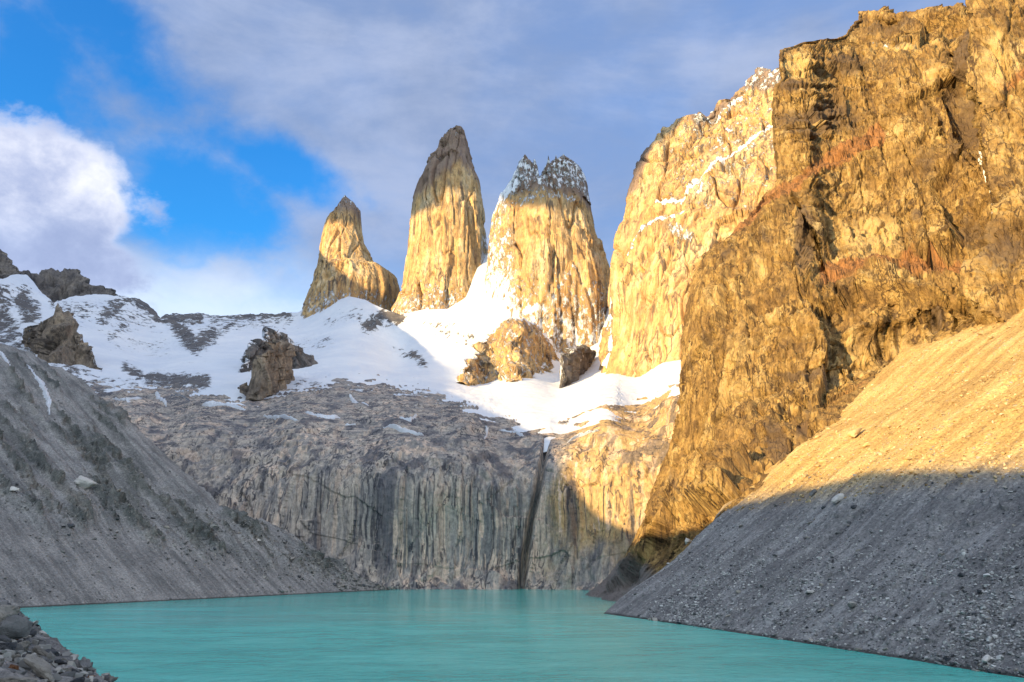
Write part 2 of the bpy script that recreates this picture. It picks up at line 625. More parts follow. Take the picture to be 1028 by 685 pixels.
M = {}
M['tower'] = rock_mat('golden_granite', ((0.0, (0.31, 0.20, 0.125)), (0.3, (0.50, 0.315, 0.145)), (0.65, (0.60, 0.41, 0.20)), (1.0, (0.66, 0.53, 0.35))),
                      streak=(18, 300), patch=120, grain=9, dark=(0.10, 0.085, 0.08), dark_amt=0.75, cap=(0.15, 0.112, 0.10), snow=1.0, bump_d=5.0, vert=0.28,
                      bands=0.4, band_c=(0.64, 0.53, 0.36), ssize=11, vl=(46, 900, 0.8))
M['headwall'] = rock_mat('streaked_grey_granite', ((0.0, (0.16, 0.158, 0.165)), (0.4, (0.31, 0.288, 0.27)), (0.7, (0.44, 0.385, 0.33)), (1.0, (0.57, 0.49, 0.41))),
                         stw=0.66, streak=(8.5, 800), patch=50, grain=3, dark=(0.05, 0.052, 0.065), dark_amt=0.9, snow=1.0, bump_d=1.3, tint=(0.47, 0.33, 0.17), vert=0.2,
                         bands=0.9, band_c=(0.68, 0.525, 0.41), broad=0.7, slab=True, vl=(16, 5000, 0.8), cap=(0.17, 0.15, 0.135))
M['cliff'] = rock_mat('ochre_cliff_rock', ((0.0, (0.155, 0.10, 0.05)), (0.35, (0.26, 0.165, 0.066)), (0.68, (0.38, 0.255, 0.10)), (1.0, (0.52, 0.385, 0.185))),
                      streak=(9, 130), patch=42, grain=3, dark=(0.075, 0.048, 0.03), dark_amt=0.85, snow=1.0, bump_d=3.2, zone=0.6, tint=(0.33, 0.165, 0.07), mottle=0.7, vert=0.3, vl=(15, 240, 0.9),
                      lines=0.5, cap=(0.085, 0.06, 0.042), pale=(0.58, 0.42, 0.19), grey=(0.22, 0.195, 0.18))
M['outcrop'] = rock_mat('brown_outcrop_rock', ((0.0, (0.13, 0.11, 0.095)), (0.5, (0.25, 0.205, 0.16)), (1.0, (0.36, 0.29, 0.21))),
                        streak=(14, 70), patch=60, grain=6, dark=(0.05, 0.05, 0.055), dark_amt=0.6, snow=1.0, bump_d=4.0)
M['ridge'] = rock_mat('dark_ridge_rock', ((0.0, (0.085, 0.08, 0.085)), (0.5, (0.165, 0.15, 0.14)), (1.0, (0.25, 0.22, 0.19))),
                      streak=(30, 120), patch=90, grain=8, dark=(0.05, 0.05, 0.06), dark_amt=0.6, snow=1.0, bump_d=6.0, ssize=14)


def scree_mat(name, base, stone, warm=None, stone_size=2.2, wet=True, k=1.0):
    m, T, b = new_mat(name)
    pos = T.new('ShaderNodeNewGeometry').outputs['Position']
    u, v = T.attr('along'), T.attr('fall')
    cb = T.new('ShaderNodeCombineXYZ')
    T.put(cb.inputs[0], u)
    T.put(cb.inputs[1], T.math('MULTIPLY', v, 0.10))
    st = T.noise(cb.outputs[0], 1 / 7.0 / k, 7, 0.7)
    pa = T.noise(pos, 1 / 38.0 / k, 7, 0.68)
    va = T.smooth(T.math('ADD', T.math('MULTIPLY', st, 0.62), T.math('MULTIPLY', pa, 0.38)), 0.38, 0.62)
    col = T.ramp(va, base)
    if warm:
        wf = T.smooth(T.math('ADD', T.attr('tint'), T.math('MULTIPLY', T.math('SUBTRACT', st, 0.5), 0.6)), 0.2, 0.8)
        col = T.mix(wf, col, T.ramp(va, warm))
    # stones of many sizes, pale ones among darker grit
    vo = T.new('ShaderNodeTexVoronoi', feature='F1')
    T.put(vo.inputs['Vector'], pos)
    vo.inputs['Scale'].default_value = 1 / stone_size
    cell = T.new('ShaderNodeSeparateColor')
    T.l.new(vo.outputs['Color'], cell.inputs[0])
    sz = T.math('MULTIPLY', T.math('POWER', cell.outputs[0], 2.0), 0.55)
    sm = T.smooth(T.math('SUBTRACT', vo.outputs['Distance'], sz), -0.12, 0.02, 1.0, 0.0)
    dens = T.smooth(T.math('ADD', T.math('MULTIPLY', pa, 0.5), T.math('MULTIPLY', st, 0.5)), 0.36, 0.60)
    sm = T.math('MULTIPLY', sm, dens)
    sc_ = T.mix(T.smooth(cell.outputs[1], 0.3, 1.0), col, stone)
    col = T.mix(T.math('MULTIPLY', sm, 0.85), col, sc_)
    g = T.noise(pos, 1 / 1.3 / k, 5, 0.8)
    col = T.mix(1.0, col, T.ramp(g, ((0.30, (0.45, 0.45, 0.46)), (0.5, (1.0, 1.0, 1.0)), (0.70, (1.6, 1.58, 1.55)))), 'MULTIPLY')
    sp = T.new('ShaderNodeSeparateXYZ')
    T.l.new(pos, sp.inputs[0])
    if wet:
        wetf = T.smooth(sp.outputs[2], 0.35, 1.1, 0.75, 0.0)
        col = T.mix(wetf, col, (0.03, 0.03, 0.028))
    T.put(b.inputs['Base Color'], col)
    b.inputs['Roughness'].default_value = 0.92
    b.inputs['Specular IOR Level'].default_value = 0.15
    h = T.math('ADD', T.math('MULTIPLY', sm, 0.8), T.noise(pos, 1 / 2.6 / k, 8, 0.76))
    T.put(b.inputs['Normal'], bump(T, h, 1.0 * k))
    return m


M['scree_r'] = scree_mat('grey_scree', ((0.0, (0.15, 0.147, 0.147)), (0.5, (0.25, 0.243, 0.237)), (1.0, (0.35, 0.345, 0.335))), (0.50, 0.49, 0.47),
                         warm=((0.0, (0.36, 0.235, 0.095)), (0.5, (0.52, 0.355, 0.14)), (1.0, (0.64, 0.46, 0.21))), stone_size=2.0)  # ochre debris; the ramp also carries the low sun's warmth
M['scree_l'] = scree_mat('dark_moraine', ((0.0, (0.145, 0.145, 0.142)), (0.5, (0.24, 0.235, 0.228)), (1.0, (0.33, 0.32, 0.305))), (0.42, 0.40, 0.37), stone_size=2.6,
                         warm=((0.0, (0.085, 0.092, 0.09)), (0.5, (0.14, 0.145, 0.135)), (1.0, (0.23, 0.22, 0.20))))
M['bank'] = scree_mat('bank_gravel', ((0.0, (0.10, 0.10, 0.10)), (0.5, (0.20, 0.19, 0.18)), (1.0, (0.32, 0.30, 0.28))), (0.42, 0.40, 0.36), stone_size=0.10, wet=False, k=0.05)


def snow_mat():
    m, T, b = new_mat('snow')
    pos = T.new('ShaderNodeNewGeometry').outputs['Position']
    n = T.noise(pos, 1 / 120.0, 6, 0.6)
    col = T.mix(T.smooth(n, 0.3, 0.7), (0.66, 0.70, 0.77), (0.78, 0.80, 0.83))
    st = T.noise(T.mapping(pos, (1, 1, 0.35)), 1 / 38.0, 7, 0.66, 0.5)
    s2 = T.noise(T.mapping(pos, (1, 1, 0.28), loc=(5, 5, 0)), 1 / 15.0, 7, 0.72, 0.4)
    f = T.smooth(T.math('ADD', T.attr('rock'), T.math('ADD', T.math('MULTIPLY', T.math('SUBTRACT', st, 0.5), 1.0), T.math('MULTIPLY', T.math('SUBTRACT', s2, 0.5), 1.7))), 0.44, 0.56)
    rc = T.ramp(T.noise(pos, 1 / 22.0, 5, 0.65), ((0.3, (0.07, 0.07, 0.078)), (0.7, (0.20, 0.18, 0.165))))
    col = T.mix(f, col, rc)
    T.put(b.inputs['Base Color'], col)
    b.inputs['Roughness'].default_value = 0.75
    b.inputs['Specular IOR Level'].default_value = 0.2
    h = T.math('ADD', T.noise(pos, 1 / 30.0, 7, 0.6), T.math('MULTIPLY', f, 0.6))
    T.put(b.inputs['Normal'], bump(T, h, 5.0, 0.8))
    return m


M['snow'] = snow_mat()


def water_mat():
    m, T, b = new_mat('glacial_water')
    pos = T.new('ShaderNodeNewGeometry').outputs['Position']
    n = T.noise(T.mapping(pos, (0.6, 1, 1)), 1 / 34.0, 8, 0.75)
    col = T.mix(T.smooth(n, 0.3, 0.7), (0.05, 0.46, 0.40), (0.12, 0.64, 0.565))
    T.put(b.inputs['Base Color'], col)
    b.inputs['IOR'].default_value = 1.33
    sp = T.new('ShaderNodeSeparateXYZ')
    T.l.new(pos, sp.inputs[0])
    gn = T.noise(T.mapping(pos, (0.35, 1, 1), loc=(31, 7, 0)), 1 / 70.0, 5, 0.6, 0.4)
    # wind roughens the near half of the lake, the far half lies calmer and paler
    gust = T.smooth(T.math('ADD', T.math('MULTIPLY', sp.outputs[1], -1 / 420.0), T.math('MULTIPLY', gn, 1.1)), -0.62, -0.18)
    T.put(b.inputs['Roughness'], T.math('ADD', T.math('MULTIPLY', gust, 0.10), 0.08))
    w1 = T.noise(T.mapping(pos, (0.85, 1.0, 1.0), rot=(0, 0, 0.15)), 1 / 2.4, 6, 0.68, 0.3)
    w2 = T.noise(T.mapping(pos, (0.65, 1.0, 1.0), rot=(0, 0, -0.2)), 1 / 9.0, 5, 0.6, 0.3)
    h = T.math('ADD', T.math('MULTIPLY', w1, 0.45), T.math('MULTIPLY', w2, 0.8))
    h = T.math('MULTIPLY', h, T.math('ADD', T.math('MULTIPLY', gust, 0.85), 0.35))
    T.put(b.inputs['Normal'], bump(T, h, 2.2))
    return m


M['water'] = water_mat()


def stone_mat(name, c0, c1):
    m, T, b = new_mat(name)
    tc = T.new('ShaderNodeTexCoord').outputs['Object']
    info = T.new('ShaderNodeObjectInfo')
    pos = T.vmath('ADD', tc, T.vmath('MULTIPLY', info.outputs['Location'], (0.37, 0.53, 0.71)))
    n = T.noise(pos, 1.6, 6, 0.65, 0.4)
    col = T.mix(T.smooth(n, 0.3, 0.7), c0, c1)
    tone = T.math('ADD', T.math('MULTIPLY', info.outputs['Random'], 0.5), 0.75)
    col = T.mix(1.0, col, tone, 'MULTIPLY')
    sp = T.noise(pos, 22.0, 3, 0.7)
    col = T.mix(T.math('MULTIPLY', T.smooth(sp, 0.58, 0.7), 0.5), col, (0.06, 0.06, 0.06))
    T.put(b.inputs['Base Color'], col)
    b.inputs['Roughness'].default_value = 0.85
    b.inputs['Specular IOR Level'].default_value = 0.2
    T.put(b.inputs['Normal'], bump(T, T.noise(pos, 5.0, 8, 0.7), 0.10))
    return m


M['stone_pale'] = stone_mat('pale_granite_stone', (0.25, 0.23, 0.20), (0.37, 0.34, 0.295))
M['stone_grey'] = stone_mat('grey_stone', (0.15, 0.15, 0.15), (0.26, 0.255, 0.245))
M['stone_white'] = stone_mat('whitish_granite_stone', (0.44, 0.42, 0.39), (0.58, 0.56, 0.52))
M['stone_dark'] = stone_mat('dark_slate_stone', (0.055, 0.06, 0.07), (0.12, 0.12, 0.125))
M['stone_rust'] = stone_mat('rust_stone', (0.20, 0.085, 0.04), (0.30, 0.16, 0.08))
M['stone_ochre'] = stone_mat('ochre_stone', (0.40, 0.29, 0.14), (0.55, 0.42, 0.23))

# ================================================================== SETTING
# ---- ground sheet under everything and the lake over it
def big_ground():
    n = 60
    xs = np.linspace(-12000, 12000, n)
    X, Y = np.meshgrid(xs, xs)
    Z = np.full_like(X, -14.0)
    o = mesh_from('ground', np.stack([X, Y, Z], -1), grid_quads(n, n), M['scree_l'],
                  {'along': X.ravel(), 'fall': Y.ravel()})
    tag(o, kind='structure')


big_ground()


def lake():
    xs = np.linspace(-700, 420, 60)
    ys = np.linspace(-30, 1000, 60)
    X, Y = np.meshgrid(xs, ys)
    o = mesh_from('lake', np.stack([X, Y, np.zeros_like(X)], -1), grid_quads(60, 60), M['water'])
    tag(o, 'milky turquoise glacial lake ruffled by wind below the cliffs', kind='structure')


lake()


class Plane:
    """a dipping scree plane rising from a shoreline A-B"""
    def __init__(s, A, B, dip, up_x):
        s.A = np.array(A)
        t = np.array(B) - s.A
        s.t = t / np.linalg.norm(t)
        n = np.array([-s.t[1], s.t[0], 0])
        if n[0] * up_x < 0:
            n = -n
        s.n = n
        s.m = math.tan(R_(dip))

    def depth(s, px, py):
        d = rays(px, py)
        k = (CAM[2] - s.m * ((CAM - s.A) @ s.n)) / (s.m * (d @ s.n) - d[..., 2])
        return k * d[..., 1]

    def uv(s, P):
        return (P - s.A) @ s.t, (P - s.A) @ s.n


PR = Plane(shore(605, 616), shore(1000, 677), 33.0, 1)
PL = Plane(shore(20, 610.5), shore(390, 592.5), 33.0, -1)

# ---- right scree slope
R_TOP = line(((600, 617), (606, 613), (620, 600), (660, 566), (700, 531), (735, 508), (760, 490), (800, 452), (850, 400),
              (880, 375), (915, 350), (960, 328), (1000, 312), (1060, 280), (1120, 250), (1420, 120)))
R_BOT = line(((600, 619), (605, 619.0), (700, 636), (800, 653), (900, 669), (1000, 684), (1060, 698), (1120, 715), (1420, 790)))


def right_scree():
    px, py = Relief.columns(601, 1420, lambda x: R_TOP(x) + 3 + 10 * fbm(np.stack([x, 0 * x, 0 * x], -1), 36.0, 4, 0.6, seed=16) * sst(x, 640, 700), R_BOT, 1.35, 360)
    r = Relief(px, py, PR.depth(px, py)).pad(top=45, drop=-0.2, n=6)
    px, py = r.px, r.py
    r.P[:6, :, 2] -= (1 - sst(px[:6], 665, 730)) * np.linspace(40, 6, 6)[:, None]
    al, fa = PR.uv(r.P)
    s3 = np.stack([al, fa * 0.08, np.zeros_like(al)], -1)
    rgh = sst(px, 620, 740)

    def disp(P, px, py):
        d = 1.5 * fbm(s3, (20, 20, 20), 4, 0.6, seed=1) - 2.2 * joints(s3, (38, 38, 38), 0.10, seed=17) * sst(fa, 8, 40) + 0.35 * fbm(s3, (5, 5, 5), 3, seed=2) * rgh
        d += 0.7 * np.maximum(blocks(P, (3.2, 3.2, 3.2), 1.6, seed=3), 0.1) * rgh * sst(fbm(P, 25, 3, seed=15), -0.25, 0.3) + 0.25 * fbm(P, 1.5, 3, 0.6, seed=4) * rgh
        d += 7.0 * fbm(P, 110.0, 2, seed=6) * sst(fa, 10, 80)
        return d * sst(fa, 0, 7) + 0.8 * fbm(P, 9.0, 3, 0.6, seed=18) * sst(fa, 14, 0) - 1.7 * np.sin(np.pi * np.clip(al / 250.0, 0, 1)) * sst(fa, 45, 5)
    r.displace(disp)
    tint = sst(r.P[..., 2], 34, 82) * 0.95 - 0.25 * sst(px, 700, 620)  # ochre uphill, grey below: sunlit warmth put into the colour near the shadow line
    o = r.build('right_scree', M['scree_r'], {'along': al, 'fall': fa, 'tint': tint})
    tag(o, kind='structure')
    return r


RS = right_scree()

# ---- left moraine slope
L_TOP = line(((-260, 235), (-110, 300), (-60, 322), (0, 346), (30, 357), (60, 370), (95, 398), (120, 417), (145, 442), (170, 466), (195, 490), (215, 511), (240, 519),
              (262, 522), (280, 533), (300, 546), (320, 560), (345, 573), (370, 584), (392, 592.0)))
L_BOT = line(((-260, 625.5), (-110, 617.5), (20, 611.5), (120, 606.5), (200, 602.5), (300, 597.5), (392, 593.2)))


def left_slope():
    px, py = Relief.columns(-260, 391, L_TOP, L_BOT, 1.4, 330)
    py0 = py.copy()
    r = Relief(px, py, PL.depth(px, py)).pad(top=220, drop=0.75)
    al, fa = PL.uv(r.P)
    s3 = np.stack([al, fa * 0.10, np.zeros_like(al)], -1)
    edge = line(((-110, 455), (0, 500), (40, 530), (62, 548), (100, 520), (150, 545), (200, 555), (260, 565), (330, 578), (392, 592)))
    up = sst(edge(r.px) - r.py + 9 * fbm(r.P, 30.0, 3, seed=9), -8, 10)

    def disp(P, px, py):
        gul = fbm(s3, (30, 30, 30), 4, ridge=True, seed=5)
        d = up * (9.0 * (gul - 0.55) + 2.6 * fbm(s3, (9, 9, 9), 3, ridge=True, seed=7)
                  + 2.2 * fbm(P, 12.0, 5, 0.62, ridge=True, seed=8))
        band = np.exp(-((edge(px) - 22 - py) / 26.0) ** 2)
        rocky = up * sst(fbm(s3 * np.array([1, 1.6, 1]), (15, 15, 15), 4, 0.6, seed=14) + 0.22 * band, 0.02, 0.34)
        d += rocky * (2.5 + 2.4 * blocks(P, (10, 10, 10), 1.6, seed=12) + 1.5 * blocks(P, (4.5, 4.5, 4.5), 1.5, seed=13))
        d += 0.9 * fbm(s3, (9, 9, 9), 3, seed=10) + 0.18 * fbm(P, 1.8, 3, 0.6, seed=11)
        return d * sst(fa, -1, 12)
    r.displace(disp)
    band = np.exp(-((edge(r.px) - 22 - r.py) / 26.0) ** 2)
    rocky = up * sst(fbm(s3 * np.array([1, 1.6, 1]), (15, 15, 15), 4, 0.6, seed=14) + 0.22 * band, 0.02, 0.34)
    o = r.build('left_moraine', M['scree_l'], {'along': al, 'fall': fa, 'tint': rocky})
    tag(o, kind='structure')
    return r


LS = left_slope()

# ---- the cirque: one distance field for headwall, slabs and snowfield
DC = RBF((
    (-40, 600, 560), (60, 600, 700), (200, 600, 800), (390, 592, 786), (450, 592, 786), (520, 592, 790), (580, 593, 775), (640, 594, 740), (700, 594, 720),
    (130, 470, 850), (200, 500, 830), (300, 520, 815), (390, 520, 800), (450, 520, 800), (520, 520, 805), (600, 520, 785), (680, 520, 740),
    (200, 455, 870), (300, 455, 845), (400, 455, 825), (480, 455, 830), (540, 455, 835), (600, 450, 815), (680, 440, 780),
    (130, 415, 960), (200, 420, 950), (300, 420, 930), (400, 425, 910), (480, 432, 900), (545, 438, 880), (600, 425, 860), (680, 405, 830),
    (60, 398, 1080), (130, 400, 1080), (220, 403, 1090), (320, 402, 1080), (400, 405, 1060), (470, 415, 1020), (545, 428, 960), (610, 410, 960), (690, 388, 930),
    (0, 385, 1180), (100, 385, 1250), (250, 395, 1200), (350, 388, 1260), (450, 398, 1240), (540, 410, 1150), (620, 398, 1120), (690, 375, 1100),
    (150, 360, 1700), (300, 360, 1750), (400, 365, 1750), (480, 385, 1560), (560, 390, 1500), (640, 388, 1280), (690, 360, 1250),
    (0, 330, 1700), (80, 330, 1800), (150, 325, 2050), (220, 325, 2150), (300, 320, 2250), (345, 303, 2180), (400, 318, 2000), (440, 318, 1900),
    (487, 270, 2050), (487, 330, 1800), (540, 365, 1690), (590, 370, 1680), (616, 340, 1760), (616, 300, 1900), (610, 375, 1500),
    (300, 570, 800), (450, 566, 797), (580, 570, 782), (0, 285, 1900), (60, 302, 2000), (130, 300, 2150), (-60, 300, 1800), (-60, 380, 1150)), c=0.15)

H_TOP = line(((-60, 372), (0, 374), (100, 382), (170, 386), (235, 398), (270, 396), (330, 378), (400, 378), (450, 388), (500, 408), (545, 424),
              (560, 424), (600, 408), (650, 396), (700, 380)))
H_BOT = line(((-60, 602), (392, 600), (600, 601), (700, 602)))
GULLY = ((601, 424), (575, 432), (549, 442), (543, 480), (534, 520), (527, 560), (523, 598))


def headwall():
    px, py = Relief.columns(-20, 700, H_TOP, H_BOT, 1.3, 300, 0.85)
    D = DC(px, py)
    D = D + 20 * np.exp(-(poly_d(px, py, GULLY[2:]) / 2.8) ** 2) + 10 * np.exp(-(poly_d(px, py, GULLY[:3]) / 3) ** 2)
    r = Relief(px, py, D)
    wall = sst(py, 425, 475)

    def disp(P, px, py):
        W = P + np.stack([5 * fbm(P, 80, 2, seed=20), 5 * fbm(P, 80, 2, seed=21), 5 * fbm(P, 60, 2, seed=28)], -1)
        d = wall * (6.0 * (fbm(W, (44, 44, 420), 3, ridge=True, seed=22) - 0.5) + 2.2 * blocks(W, (22, 22, 190), 0.8, seed=23) + 0.9 * blocks(W, (7, 7, 70), 0.8, seed=24)
                    + 1.2 * blocks(W, (60, 60, 36), 0.6, seed=17)
                    - 2.5 * joints(W, (30, 30, 4000), 0.03, seed=29))
        sl = 1 - wall
        d += sl * (9.0 * fbm(P, (90, 70, 22), 3, 0.45, ridge=True, seed=25) - 4.5 + 1.5 * blocks(W, (46, 30, 7), 0.8, seed=26) + 0.5 * blocks(P, (12, 9, 3), 0.8, seed=18))
        d += 0.8 * fbm(P, 4.0, 4, 0.6, seed=27)
        return d * (1 - 0.8 * np.exp(-(poly_d(px, py, GULLY) / 8) ** 2))
    r.displace(disp)
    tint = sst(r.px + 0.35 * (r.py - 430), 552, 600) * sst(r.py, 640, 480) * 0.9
    wall = sst(r.py + 5 * fbm(r.P, 40, 3, seed=18), 425, 462)
    snow = 0.26 - 0.7 * wall - 0.10 * sst(r.py, 405, 430)
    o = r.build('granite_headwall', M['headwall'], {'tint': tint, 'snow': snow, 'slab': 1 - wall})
    tag(o, kind='structure')
    return r


HW = headwall()

S_TOP = line(((-260, 285), (-60, 285), (0, 282), (14, 277), (25, 277), (40, 295), (53, 306), (70, 301), (100, 297), (125, 299), (140, 302), (150, 309), (159, 321), (166, 318),
              (180, 317), (205, 317), (218, 320), (235, 319), (262, 317), (275, 318), (285, 316), (300, 316), (312, 306), (330, 300), (345, 298), (365, 302), (385, 312), (400, 318), (425, 312),
              (450, 312), (470, 300), (481, 270), (487, 246), (491, 246), (495, 280), (505, 315), (530, 338), (560, 350), (590, 352), (603, 345), (611, 310), (615, 292), (619, 292), (623, 340),
              (640, 365), (690, 362)))
S_BOT = line(((-60, 402), (0, 398), (100, 412), (230, 424), (330, 430), (420, 438), (500, 444), (545, 448), (560, 446), (600, 438), (640, 422), (700, 400)))


def snowfield():
    px, py = Relief.columns(-260, 690, S_TOP, S_BOT, 1.3, 150)
    skyj = 3.0 * fbm(np.stack([px * 1.0, 0 * px, 0 * px], -1), 9.0, 3, seed=30) * sst(px, 320, 290) * sst(py, S_TOP(px) + 12, S_TOP(px))
    py = py + skyj
    r = Relief(px, py, DC(px, py))
    edge = line(((-60, 380), (0, 376), (60, 385), (100, 388), (170, 392), (205, 396), (240, 405), (262, 402), (300, 392), (340, 386), (390, 388), (430, 398), (470, 412), (500, 424), (540, 434),
                 (552, 436), (575, 428), (610, 416), (650, 405), (700, 388)))
    q = edge(r.px) - r.py

    def disp(P, px, py):
        lift = np.clip(q * 0.55, -7, 6) + 5.5 * fbm(P, (42, 42, 26), 4, 0.55, seed=31) * np.exp(-(q / 22) ** 2)
        lift += 5.0 * fbm(P, 160, 4, 0.5, seed=32) * sst(q, 5, 40)
        rk = rockm
        lift += rk * 10 * (fbm(P, (26, 26, 90), 4, 0.55, ridge=True, seed=33) - 0.4)
        return lift
    rk = 0 * px
    for pts, w, s in ((((0, 300), (0, 330)), 14, .6), (((22, 300), (30, 318)), 12, .62), (((48, 298), (52, 312)), 4, .5), (((0, 345), (35, 350)), 9, .5),
                      (((102, 322), (125, 305), (138, 300)), 9, .55), (((140, 305), (158, 320)), 7, .75), (((112, 340), (135, 318)), 8, .42),
                      (((166, 322), (200, 322)), 7, .95), (((178, 330), (196, 350), (212, 338)), 9, .9), (((215, 340), (240, 322)), 6, .5), (((260, 318), (290, 317)), 4, .8),
                      (((205, 318), (255, 322)), 4, .55), (((60, 372), (110, 398)), 12, .45), (((125, 372), (140, 380)), 6, .55), (((150, 384), (205, 386)), 7, .75),
                      (((62, 312), (100, 318), (150, 322)), 15, .36), (((120, 345), (165, 350)), 10, .30), (((215, 326), (290, 322)), 9, .40), (((0, 305), (12, 345)), 16, .5), (((60, 388), (200, 390)), 9, .38),
                      (((300, 388), (440, 400)), 6, .38), (((330, 325), (360, 318)), 8, .33), (((290, 350), (330, 345)), 8, .3), (((440, 330), (470, 345)), 12, .34), (((370, 330), (385, 318), (400, 322)), 8, .75), (((415, 358), (425, 368)), 6, .55), (((395, 352), (408, 358)), 4, .4)):
        rk = np.maximum(rk, min(s, 0.66) * np.exp(-(poly_d(px, py, pts) / (w * 1.15)) ** 2))
    rk = np.maximum(rk, 0.62 * np.exp(-((py - S_TOP(px)) / 4.0) ** 2) * sst(px, 125, 140) * sst(px, 302, 285))
    rockm = rk
    r.pad(top=160, drop=0.8)
    n = r.P.shape[0] - rk.shape[0]
    rockm = np.concatenate([np.repeat(rk[:1], n, 0), rk], 0)
    q = edge(r.px) - r.py
    r.displace(disp)
    o = r.build('snowfield', M['snow'], {'rock': rockm + 0.04})
    tag(o, kind='structure')
    return r


snowfield()

# ---- far ridges on the left
def ridge(name, top, bot, x0, x1, Y, lean=0.9, jag=1.5, seed=40, snow=0.1, back=250):
    tl, bl = line(top), line(bot)
    px, py = Relief.columns(x0, x1, tl, bl, 1.0, 46)
    py = py + jag * fbm(np.stack([px, 0 * px, 0 * px + seed], -1), 6.0, 4, 0.6) * sst(py, bl(px), tl(px))
    D = Y + lean * (bl(px) - py) * Y / F
    r = Relief(px, py, D).pad(top=back, drop=1.0, n=12)
    r.displace(lambda P, a, b: 20 * (fbm(P, (80, 80, 130), 5, 0.55, ridge=True, seed=seed) - 0.5) + 9 * blocks(P, (50, 50, 80), 1.5, seed=seed + 1) + 4 * blocks(P, (18, 18, 26), 1.3, seed=seed + 2))
    o = r.build(name, M['ridge'], {'snow': np.full(r.px.shape, snow)})
    return o


o = ridge('mountain_ridge', ((20, 276), (25, 274), (40, 275), (50, 274), (58, 271), (62, 275), (64, 271), (71, 269.5), (76, 271), (80, 279), (88, 281), (95, 286), (108, 290), (112, 290), (116, 299), (124, 304), (135, 309)),
          ((20, 285), (40, 310), (60, 325), (140, 325)), 20, 135, 2150, seed=41)
tag(o, 'long dark jagged rock ridge above the snow at the left skyline', 'mountain ridge')
o = ridge('mountain_peak', ((-120, 215), (-40, 225), (-5, 244), (0, 249), (5, 256), (10, 263), (15, 268), (20, 274), (30, 285), (50, 310)),
          ((-120, 330), (0, 300), (60, 318)), -110, 45, 2000, seed=43, snow=0.15)
tag(o, 'brown pointed peak cut off at the left edge above the snow', 'mountain peak')


# ---- granite towers: closed lofts
def loft(rows, Yc, ratio, disp, lean=0.0, n=240, step=1.0, ex=3.2, Yrow=None, poly=None):
    a = np.array(rows, float)
    ys = np.arange(a[0, 0], a[-1, 0] + step, step)
    xl, xr = np.interp(ys, a[:, 0], a[:, 1]), np.interp(ys, a[:, 0], a[:, 2])
    yb = a[-1, 0]
    Yv = Yc + lean * (yb - ys) * Yc / F
    Lp, Rp = unp(xl, ys, Yv), unp(xr, ys, Yv)
    C = (Lp + Rp) / 2
    A = (Rp - Lp)[:, 0] / 2
    # more vertices on the side that faces the lake
    t = np.linspace(0, 1, n, endpoint=False)
    ph = 2 * np.pi * (t - 0.11 * np.sin(2 * np.pi * t)) - np.pi / 2
    ph = -np.pi / 2 + 2 * np.pi * t + 0.0 * t
    cs, sn = np.cos(ph), np.sin(ph)
    pg = np.array(poly if poly else ((-1, 0.15), (-0.62, -0.8), (0.1, -1.0), (0.78, -0.62), (1, 0.2), (0.5, 0.95), (-0.5, 0.9)), float)
    pc = np.concatenate([pg, pg[:1]])
    sl = np.concatenate([[0], np.cumsum(np.hypot(*np.diff(pc, axis=0).T))])
    q = np.linspace(0, sl[-1], n, endpoint=False)
    ux, uy = np.interp(q, sl, pc[:, 0]), np.interp(q, sl, pc[:, 1])
    B = np.maximum(A * ratio, 6.0)
    P = np.stack([C[:, 0:1] + A[:, None] * ux, C[:, 1:2] + B[:, None] * uy, np.broadcast_to(C[:, 2:3], (len(ys), n))], -1)
    tx, ty = np.roll(ux, -1) - np.roll(ux, 1), np.roll(uy, -1) - np.roll(uy, 1)
    nr = np.stack([ty[None] * B[:, None], -tx[None] * A[:, None], 0 * P[..., 2]], -1)
    nr /= np.linalg.norm(nr, axis=-1, keepdims=True) + 1e-9
    PY = np.broadcast_to(ys[:, None], P.shape[:2])
    PX = 514 + (P[..., 0]) / (P[..., 1]) * F * 0.98
    d = disp(P, PX, PY) * np.minimum(1.0, 0.25 + A[:, None] / 60.0)
    P = P + nr * d[..., None]
    P[..., 2] += np.minimum(12, A[:, None] * 0.3) * fbm(P, (14, 14, 30), 3, ridge=True, seed=77) * sst(PY, ys[0] + 40, ys[0])
    return P, PX, PY


def tower(name, lofts, mat, disp, capf, snowf):
    V, Q, cap, snow, off = [], [], [], [], 0
    for kw in lofts:
        P, PX, PY = loft(disp=disp, **kw)
        r, c = P.shape[:2]
        V.append(P.reshape(-1, 3))
        V.append(P[0].mean(0)[None] + np.array([[0, 0, 4.0]]))
        Q.append(grid_quads(r, c, True, off))
        tip = off + r * c
        i = np.arange(c)
        Q.append(np.stack([off + i, off + (i + 1) % c, np.full(c, tip), np.full(c, tip)], -1))
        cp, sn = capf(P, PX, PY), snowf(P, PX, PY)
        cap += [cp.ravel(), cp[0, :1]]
        snow += [sn.ravel(), sn[0, :1]]
        off += r * c + 1
    q = np.concatenate(Q)
    verts = np.concatenate(V)
    # tip fans are triangles: split into a second call by turning every quad into two triangles
    t1, t2 = q[:, [0, 1, 2]], q[:, [0, 2, 3]]
    t2 = t2[t2[:, 1] != t2[:, 2]]
    return mesh_from(name, verts, np.concatenate([t1, t2]), mat, {'cap': np.concatenate(cap), 'snow': np.concatenate(snow)})


